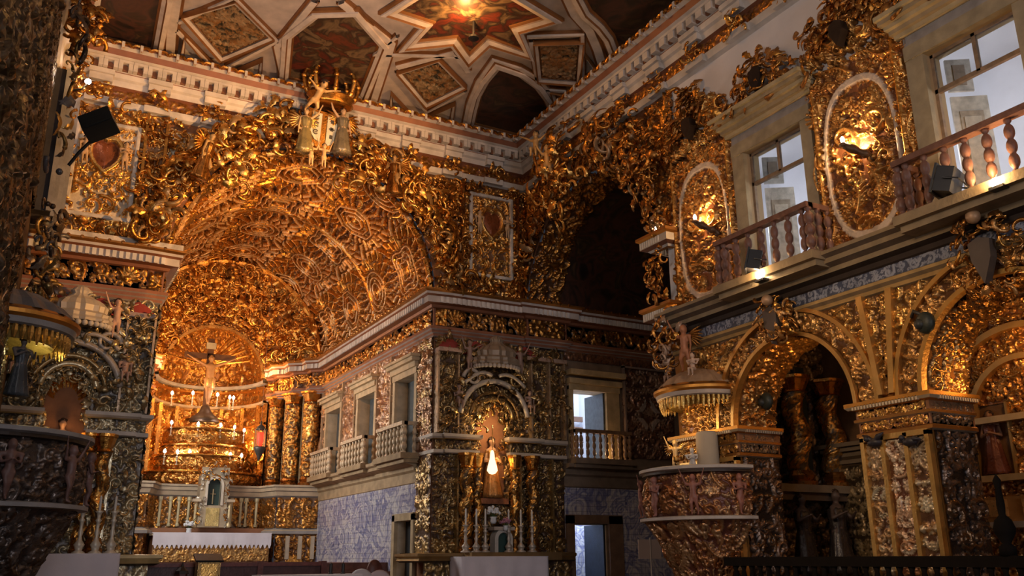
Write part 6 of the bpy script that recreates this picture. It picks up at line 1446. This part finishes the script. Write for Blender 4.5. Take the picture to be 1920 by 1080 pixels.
# ================================================================== AISLE AND CHAPELS
t = thing('aisle_altarpiece', 'shadowed altarpiece with twisted columns seen through the first aisle arch', 'altarpiece')
EF = Fr((0, 13.85, 0), (1, 0, 0), (0, 0, 1), (0, -1, 0))
relief('back_carving', EF, 12.3, 15.4, FLOOR, 4.4, .12, (.05, .03, .02, .2), 420, .4, .028, t, gold=(.26, .15, .07, .6), gold2=(.4, .28, .18, .4))
for u in (14.05, 15.05): column(t, u, 13.45, 1.35, 3.6, .22, int(430+u), twist=2.6, name='twisted_column', amp=.05, groundc=(.16, .12, .09, .2), col=GOLD_D)
m = MB(); m.box(EF, 12.9, 15.4, 1.2, 1.35, 0, .75, (.34, .28, .22, .1)); m.box(EF, 12.9, 15.4, 1.05, 1.2, 0, .65, (.2, .15, .12, .1)); m.box(EF, 14.4, 14.7, 1.4, 3.9, 0, .12, (.04, .05, .06, 0)); m.box(EF, 14.36, 14.40, 1.4, 3.9, 0, .16, (.12, .10, .09, .1)); m.build('entablature', M_MOULD, t)
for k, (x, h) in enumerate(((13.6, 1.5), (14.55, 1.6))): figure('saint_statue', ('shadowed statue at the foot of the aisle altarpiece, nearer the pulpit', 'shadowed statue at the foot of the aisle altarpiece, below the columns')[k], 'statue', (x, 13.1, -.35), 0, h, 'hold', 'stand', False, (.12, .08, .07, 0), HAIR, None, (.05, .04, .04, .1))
t = thing('aisle_pilaster', 'gilded pilaster with moulded capital on the aisle side wall', 'pilaster'); BF = Fr((15.4, 0, 0), (0, -1, 0), (0, 0, 1), (-1, 0, 0))
m = MB(); m.box(BF, -13.6, -12.55, FLOOR, 2.2, 0, .35, (.10, .06, .03, .2)); m.box(BF, -13.6, -13.52, FLOOR, 1.8, .35, .42, (.5, .34, .12, .5)); m.box(BF, -12.63, -12.55, FLOOR, 1.8, .35, .42, (.4, .28, .1, .5))
for z, p in ((1.8, .40), (1.95, .36), (2.05, .46), (2.14, .55)): m.box(BF, -13.62-(p-.35), -12.53+(p-.35), z, z+.08, 0, p, (.30, .22, .14, .2))
m.build('shaft', M_MOULD, t); relief('carving', BF, -13.5, -12.65, FLOOR, 1.75, .06, (.06, .04, .02, .2), 440, .3, .02, t, n0=.36, gold=(.34, .22, .10, .6), gold2=(.5, .38, .22, .4))
# jambs of first aisle arch seen from the nave come from the pier front carving; side chapel with lit altar
t = thing('side_chapel_altarpiece', 'warmly lit gilded altarpiece with arch in the chapel beyond the second aisle arch', 'altarpiece')
nichem = lambda U, V: ~((np.abs(U+10.05) < .34) & (V > 1.35) & (V < 2.6))
relief('carving', BF, -12.3, -3, FLOOR, 4.45, .12, (.30, .12, .04, .4), 441, .30, .02, t, mask=nichem, gold=(.75, .36, .10, .85), gold2=(.9, .5, .16, .85))
m = MB(); arch_ring(m, BF, -9.3, 2.3, 1.55, 1.66, 0, .2, (.7, .42, .15, .6)); arch_ring(m, BF, -9.3, 2.3, 1.0, 1.1, 0, .18, (.7, .42, .15, .6)); m.box(BF, -12.2, -6, 2.25, 2.36, 0, .22, (.72, .5, .25, .4)); m.box(BF, -10.8, -7, 1.22, 1.33, 0, .3, (.75, .55, .28, .3)); m.box(BF, -10.5, -7.6, .42, .52, 0, .7, (.7, .62, .5, .1)); m.box(BF, -10.5, -7.6, .50, .95, 0, .35, (.5, .28, .1, .5))
m.box(BF, -10.39, -9.71, 1.33, 2.6, -.4, -.38, (.08, .03, .02, 0)); m.box(BF, -10.42, -10.38, 1.33, 2.6, -.4, .12, (.5, .3, .1, .5)); m.box(BF, -9.72, -9.68, 1.33, 2.6, -.4, .12, (.5, .3, .1, .5)); m.build('mouldings', M_MOULD, t)
m = MB(); m.box(BF, -10.2, -9.8, .62, .9, .35, .42, (.8, .5, .2, .6)); m.box(BF, -9.5, -9.1, .62, .9, .35, .42, (.8, .5, .2, .6)); m.each('gilded_field', M_GILT, t)
figure('saint_statue', 'dark red robed saint statue in the niche beyond the second aisle arch', 'statue', (15.35, 10.08, 1.36), -1.3, 1.12, 'fold', 'stand', False, (.35, .18, .1, 0), HAIR, None, (.20, .06, .03, .2))
lamp('POINT', (14.3, 8.6, 3.4), 42, WARM, .15, name='chapel_light'); lamp('POINT', (12.1, 7.9, 2.4), 7, WARM, .06, name='aisle_arch_light')
lamp('SPOT', (11.7, 10.2, 2.9), 30, WARM, .08, (11.8, 11.5, 3.6), 70, .8, name='first_arch_light')
# balustrade of dark turned wood in front of the arcade
t = thing('dark_railing', 'almost black turned wooden railing in front of the aisle arches', 'railing')
m = MB(); m.box(WORLD, 10.72, 10.86, 2, 12.2, -.16, -.02, (.010, .007, .005, 0)); m.box(WORLD, 10.74, 10.84, 2, 12.2, -1.4, -1.28, (.010, .007, .005, 0)); m.each('rail', M_MATTE, t)
first = None
for k in range(52):
    y = 2.2+k*.192
    if first is None:
        m = MB(); m.lathe([(.04, 0), (.05, .1), (.025, .16), (.055, .3), (.03, .5), (.05, .62), (.025, .75), (.055, .9), (.03, 1.05), (.05, 1.12)], (.010, .007, .005, 0), seg=8); first = m.build('baluster', M_MATTE, t, smooth=True); o = first
    else: o = first.copy(); COL.objects.link(o); o.parent = t
    o.location = (10.79, y, -1.28)
t2 = thing('railing_finial', 'dark turned ball finial on a post of the wooden railing', 'finial', None, (10.79, 7.12, -.02)); m = MB(); m.lathe([(.10, 0), (.10, .1), (.05, .14), (.12, .26), (.13, .32), (.10, .42), (.04, .48), (.05, .6), (.035, .8), (.05, .9), (.005, .98)], (.008, .006, .005, 0), seg=16); m.build('turning', M_MATTE, t2, smooth=True)

# ================================================================== LEFT WALL EDGE
t = thing('gilded_wall_carving', 'gilded carving running up the left wall, tinted near black for its shadow', 'wall carving')
dg = dict(gold=(.07, .045, .025, .8), gold2=(.10, .09, .08, .6))  # almost black gilding: the left wall's shade is put into the colour
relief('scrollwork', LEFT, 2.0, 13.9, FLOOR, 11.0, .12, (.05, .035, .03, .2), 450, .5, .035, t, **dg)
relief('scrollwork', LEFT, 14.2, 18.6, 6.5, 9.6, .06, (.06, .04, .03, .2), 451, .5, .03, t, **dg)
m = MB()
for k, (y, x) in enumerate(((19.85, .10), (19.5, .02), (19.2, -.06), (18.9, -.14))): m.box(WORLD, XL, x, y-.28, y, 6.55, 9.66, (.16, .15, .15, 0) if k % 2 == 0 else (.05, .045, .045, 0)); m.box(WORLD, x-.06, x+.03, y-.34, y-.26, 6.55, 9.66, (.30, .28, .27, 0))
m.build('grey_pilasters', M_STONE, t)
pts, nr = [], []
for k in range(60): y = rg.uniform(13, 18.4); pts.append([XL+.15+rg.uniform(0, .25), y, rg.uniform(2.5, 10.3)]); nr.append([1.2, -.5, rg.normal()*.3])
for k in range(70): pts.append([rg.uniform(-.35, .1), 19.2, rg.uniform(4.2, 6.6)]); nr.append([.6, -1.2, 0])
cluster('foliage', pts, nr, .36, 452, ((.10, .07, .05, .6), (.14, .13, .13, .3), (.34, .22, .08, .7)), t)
c = onY(162, 40, 17.2); burst('gilded_leaf_bunch', (c[0], 17.2, c[2]), .28, .75, 60, .34, 453, 'warmly lit bunch of gilded leaves at the top left, before the ceiling', -1, (GOLD, GOLD_D), plane='y', depth=.3)
c = onY(140, 160, 18.9); burst('gilded_leaf_bunch', (c[0], 18.9, c[2]), .12, .75, 34, .26, 454, 'thin strip of gilded leaves below the leaf bunch, left of the lit bulb', -1, (GOLD, GOLD_D), plane='y', depth=.2)
p = onY(165, 153, 18.6); t = thing('lit_bulb', 'bright white bulb at the left end of the main cornice', 'lamp', None, tuple(p)); m = MB(); m.ball((0, 0, 0), .06, WHITE, 12, 8); m.build('bulb', emit_mat('white_bulb', (1, .85, .85), 60), t, smooth=True); m = MB(); m.tube([[0, 0, -.05], [-.1, 0, -.2], [-.35, .1, -.25]], .02, BLACK, 6); m.build('holder', M_METAL, t)
lamp('POINT', tuple(p+np.array([-.05, -.15, 0])), 8, WARM2, .06, name='corner_bulb_light')
p = onY(186, 235, 16.0); t = thing('loudspeaker', 'black box loudspeaker tilted on a bracket before the left carved panel', 'loudspeaker', None, tuple(p)); t.rotation_euler = (R_(-25), R_(-28), R_(-20))
m = MB(); m.box(WORLD, -.27, .27, -.18, .16, -.20, .20, (.013, .015, .016, 0)); m.build('cabinet', M_METAL, t); m = MB(); m.box(WORLD, -.25, .25, -.20, -.18, -.18, .18, (.02, .024, .024, 0)); m.build('grille', M_METAL, t)
m = MB(); m.tube([[-.1, .1, -.1], [-.5, .2, -.25], [-.75, .3, -.35]], .03, BLACK, 6); m.build('bracket', M_METAL, t)
lamp('SPOT', (1.0, 15.5, 7.0), 60, WARM, .1, (.9, 17.2, 10), 40, .8, name='leaf_bunch_light')
# glow on the ceiling star
lamp('POINT', tuple(onZ(872, 40, 10.95)), 110, (1, .48, .14), .08, name='ceiling_lamp')
q = onZ(888, 68, 10.9); t = thing('ceiling_lamp', 'small dark lamp fitting under the glowing tip of the ceiling star', 'lamp', None, tuple(q)); m = MB(); m.lathe([(.03, .4), (.03, .05), (.10, 0), (.12, -.06), (.02, -.08)], BLACK, seg=12); m.build('fitting', M_METAL, t); m = MB(); m.ball((0, 0, .0), .03, BLACK); m.build('knob', M_METAL, t)

# ================================================================== FOREGROUND OF THE CHANCEL
t = thing('communion_rail', 'long dark red brown wooden rail in front of the chancel', 'railing')
m = MB(); m.box(WORLD, 2.3, 6.2, 20.3, 20.5, -.14, -.06, (.20, .06, .05, 0)); m.box(WORLD, 2.3, 6.2, 20.36, 20.44, -1.55, -.14, (.10, .035, .03, 0)); m.build('rail', M_WOOD, t)
m = MB(); [m.box(WORLD, x, x+.12, 20.28, 20.52, FLOOR, -.04, (.16, .05, .04, 0)) for x in (2.2, 3.5, 4.8, 6.2)]; m.each('post', M_WOOD, t)
p = onY(391, 1046, 19.6); t = thing('lectern', 'gilded lectern with black sloping top in front of the high altar', 'lectern', None, (p[0], 19.6, FLOOR)); m = MB(); hh = p[2]-FLOOR
m.box(WORLD, -.22, .22, -.16, .16, .05, hh-.04, (.5, .3, .1, .6)); m.box(WORLD, -.28, .28, -.2, .2, 0, .06, GOLD_D); m.build('body', M_GILT, t); m = MB(); F5 = Fr((0, 0, hh), (1, 0, 0), (0, .94, .34), (0, -.34, .94)); m.box(F5, -.27, .27, -.2, .2, -.02, .02, BLACK); m.build('book_rest', M_WOOD, t)
m = MB(); m.box(WORLD, -.15, .15, -.18, -.16, hh-.5, hh-.12, GOLD_L); m.build('front_panel', M_GILT, t)
p = onY(340, 1070, 20.0); t = thing('lantern', 'small dark lantern with pointed roof left of the lectern', 'lantern', None, (p[0], 19.9, -.55)); m = MB(); m.lathe([(.14, .28), (.12, .34), (.04, .42), (.01, .5)], (.03, .02, .02, 0), seg=6); m.build('roof', M_METAL, t); m = MB(); m.lathe([(.12, 0), (.13, .03), (.10, .05)], (.03, .02, .02, 0), seg=6); m.build('base', M_METAL, t); m = MB(); m.lathe([(.10, .05), (.11, .28)], (.16, .05, .04, 0), seg=6); m.build('glass', M_METAL, t); m = MB(); m.tube([[0, 0, 0], [0, 0, FLOOR+.56]], .02, (.03, .02, .02, 0), 6); m.build('pole', M_METAL, t)
t = thing('celebration_table', 'long free standing altar table under the white cloth at the bottom edge', 'table'); m = MB(); m.box(WORLD, 4.5, 6.4, 18.4, 19.1, FLOOR, -.34, (.2, .08, .05, 0)); m.build('body', M_WOOD, t)
m = MB(); m.box(WORLD, 4.42, 6.48, 18.35, 19.15, -.34, -.30, (.78, .74, .76, 0)); m.box(WORLD, 4.42, 6.48, 18.335, 18.35, -.75, -.30, (.78, .74, .76, 0)); tag(m.build('altar_cloth', M_CLOTH), 'plain white cloth on the free standing table at the bottom edge', 'altar cloth')
for k, px in enumerate((620, 643)):
    p = onY(px, 1072, 18.9); t = thing('short_candle', ('left', 'right')[k]+' one of two short dark candles on the white table', 'candle', None, (p[0], 18.9, -.30)); m = MB(); m.lathe([(.05, 0), (.05, .02), (.035, .03), (.035, .2), (.01, .22)], (.02, .018, .016, 0), seg=12); m.build('candle', M_METAL, t); m = MB(); m.tube([[0, 0, .2], [0, 0, .25]], .006, BLACK, 4); m.build('wick', M_METAL, t)
for k, (px, py, c) in enumerate(((678, 1066, (.62, .60, .64, 0)), (712, 1068, (.60, .52, .55, 0)))):
    p = onY(px, py, 19.9); t = thing('chair', ('pale upholstered chair back right of the white table', 'pink toned chair back beside the tiled wall')[k], 'chair', None, (p[0], 19.9, FLOOR)); h = p[2]-FLOOR
    m = MB(); m.lathe([(.01, -.06), (.26, -.05), (.30, 0), (.26, .05), (.01, .06)], c, (0, 0, h-.30), (1, 0, 0), (0, 0, 1), (0, 1, 0), seg=24); m.build('backrest', M_CLOTH, t, smooth=True)
    m = MB(); m.box(WORLD, -.28, .28, -.5, 0, .42, .52, c); m.build('seat', M_CLOTH, t)
    for a, b in ((-.25, -.47), (.25, -.47), (-.25, 0), (.25, 0)): m = MB(); m.box(WORLD, a-.025, a+.025, b-.025, b+.025, 0, .43 if b < -.1 else h-.4, WOOD); m.build('leg', M_WOOD, t)
t = thing('chair', 'dark wooden chair with rounded back beside the tile wall', 'chair', None, (7.35, 20.0, FLOOR)); m = MB(); m.lathe([(.01, -.03), (.18, -.02), (.19, .02), (.01, .03)], (.12, .04, .03, 0), (0, 0, 1.32), (1, 0, 0), (0, 0, 1.4), (0, 1, 0), seg=18); m.build('backrest', M_WOOD, t, smooth=True); m = MB(); m.box(WORLD, -.22, .22, -.45, 0, .42, .48, (.12, .04, .03, 0)); m.build('seat', M_WOOD, t)
for a, b in ((-.2, -.42), (.2, -.42), (-.2, 0), (.2, 0)): m = MB(); m.box(WORLD, a-.02, a+.02, b-.02, b+.02, 0, .43 if b < -.1 else 1.2, (.12, .04, .03, 0)); m.build('leg', M_WOOD, t)
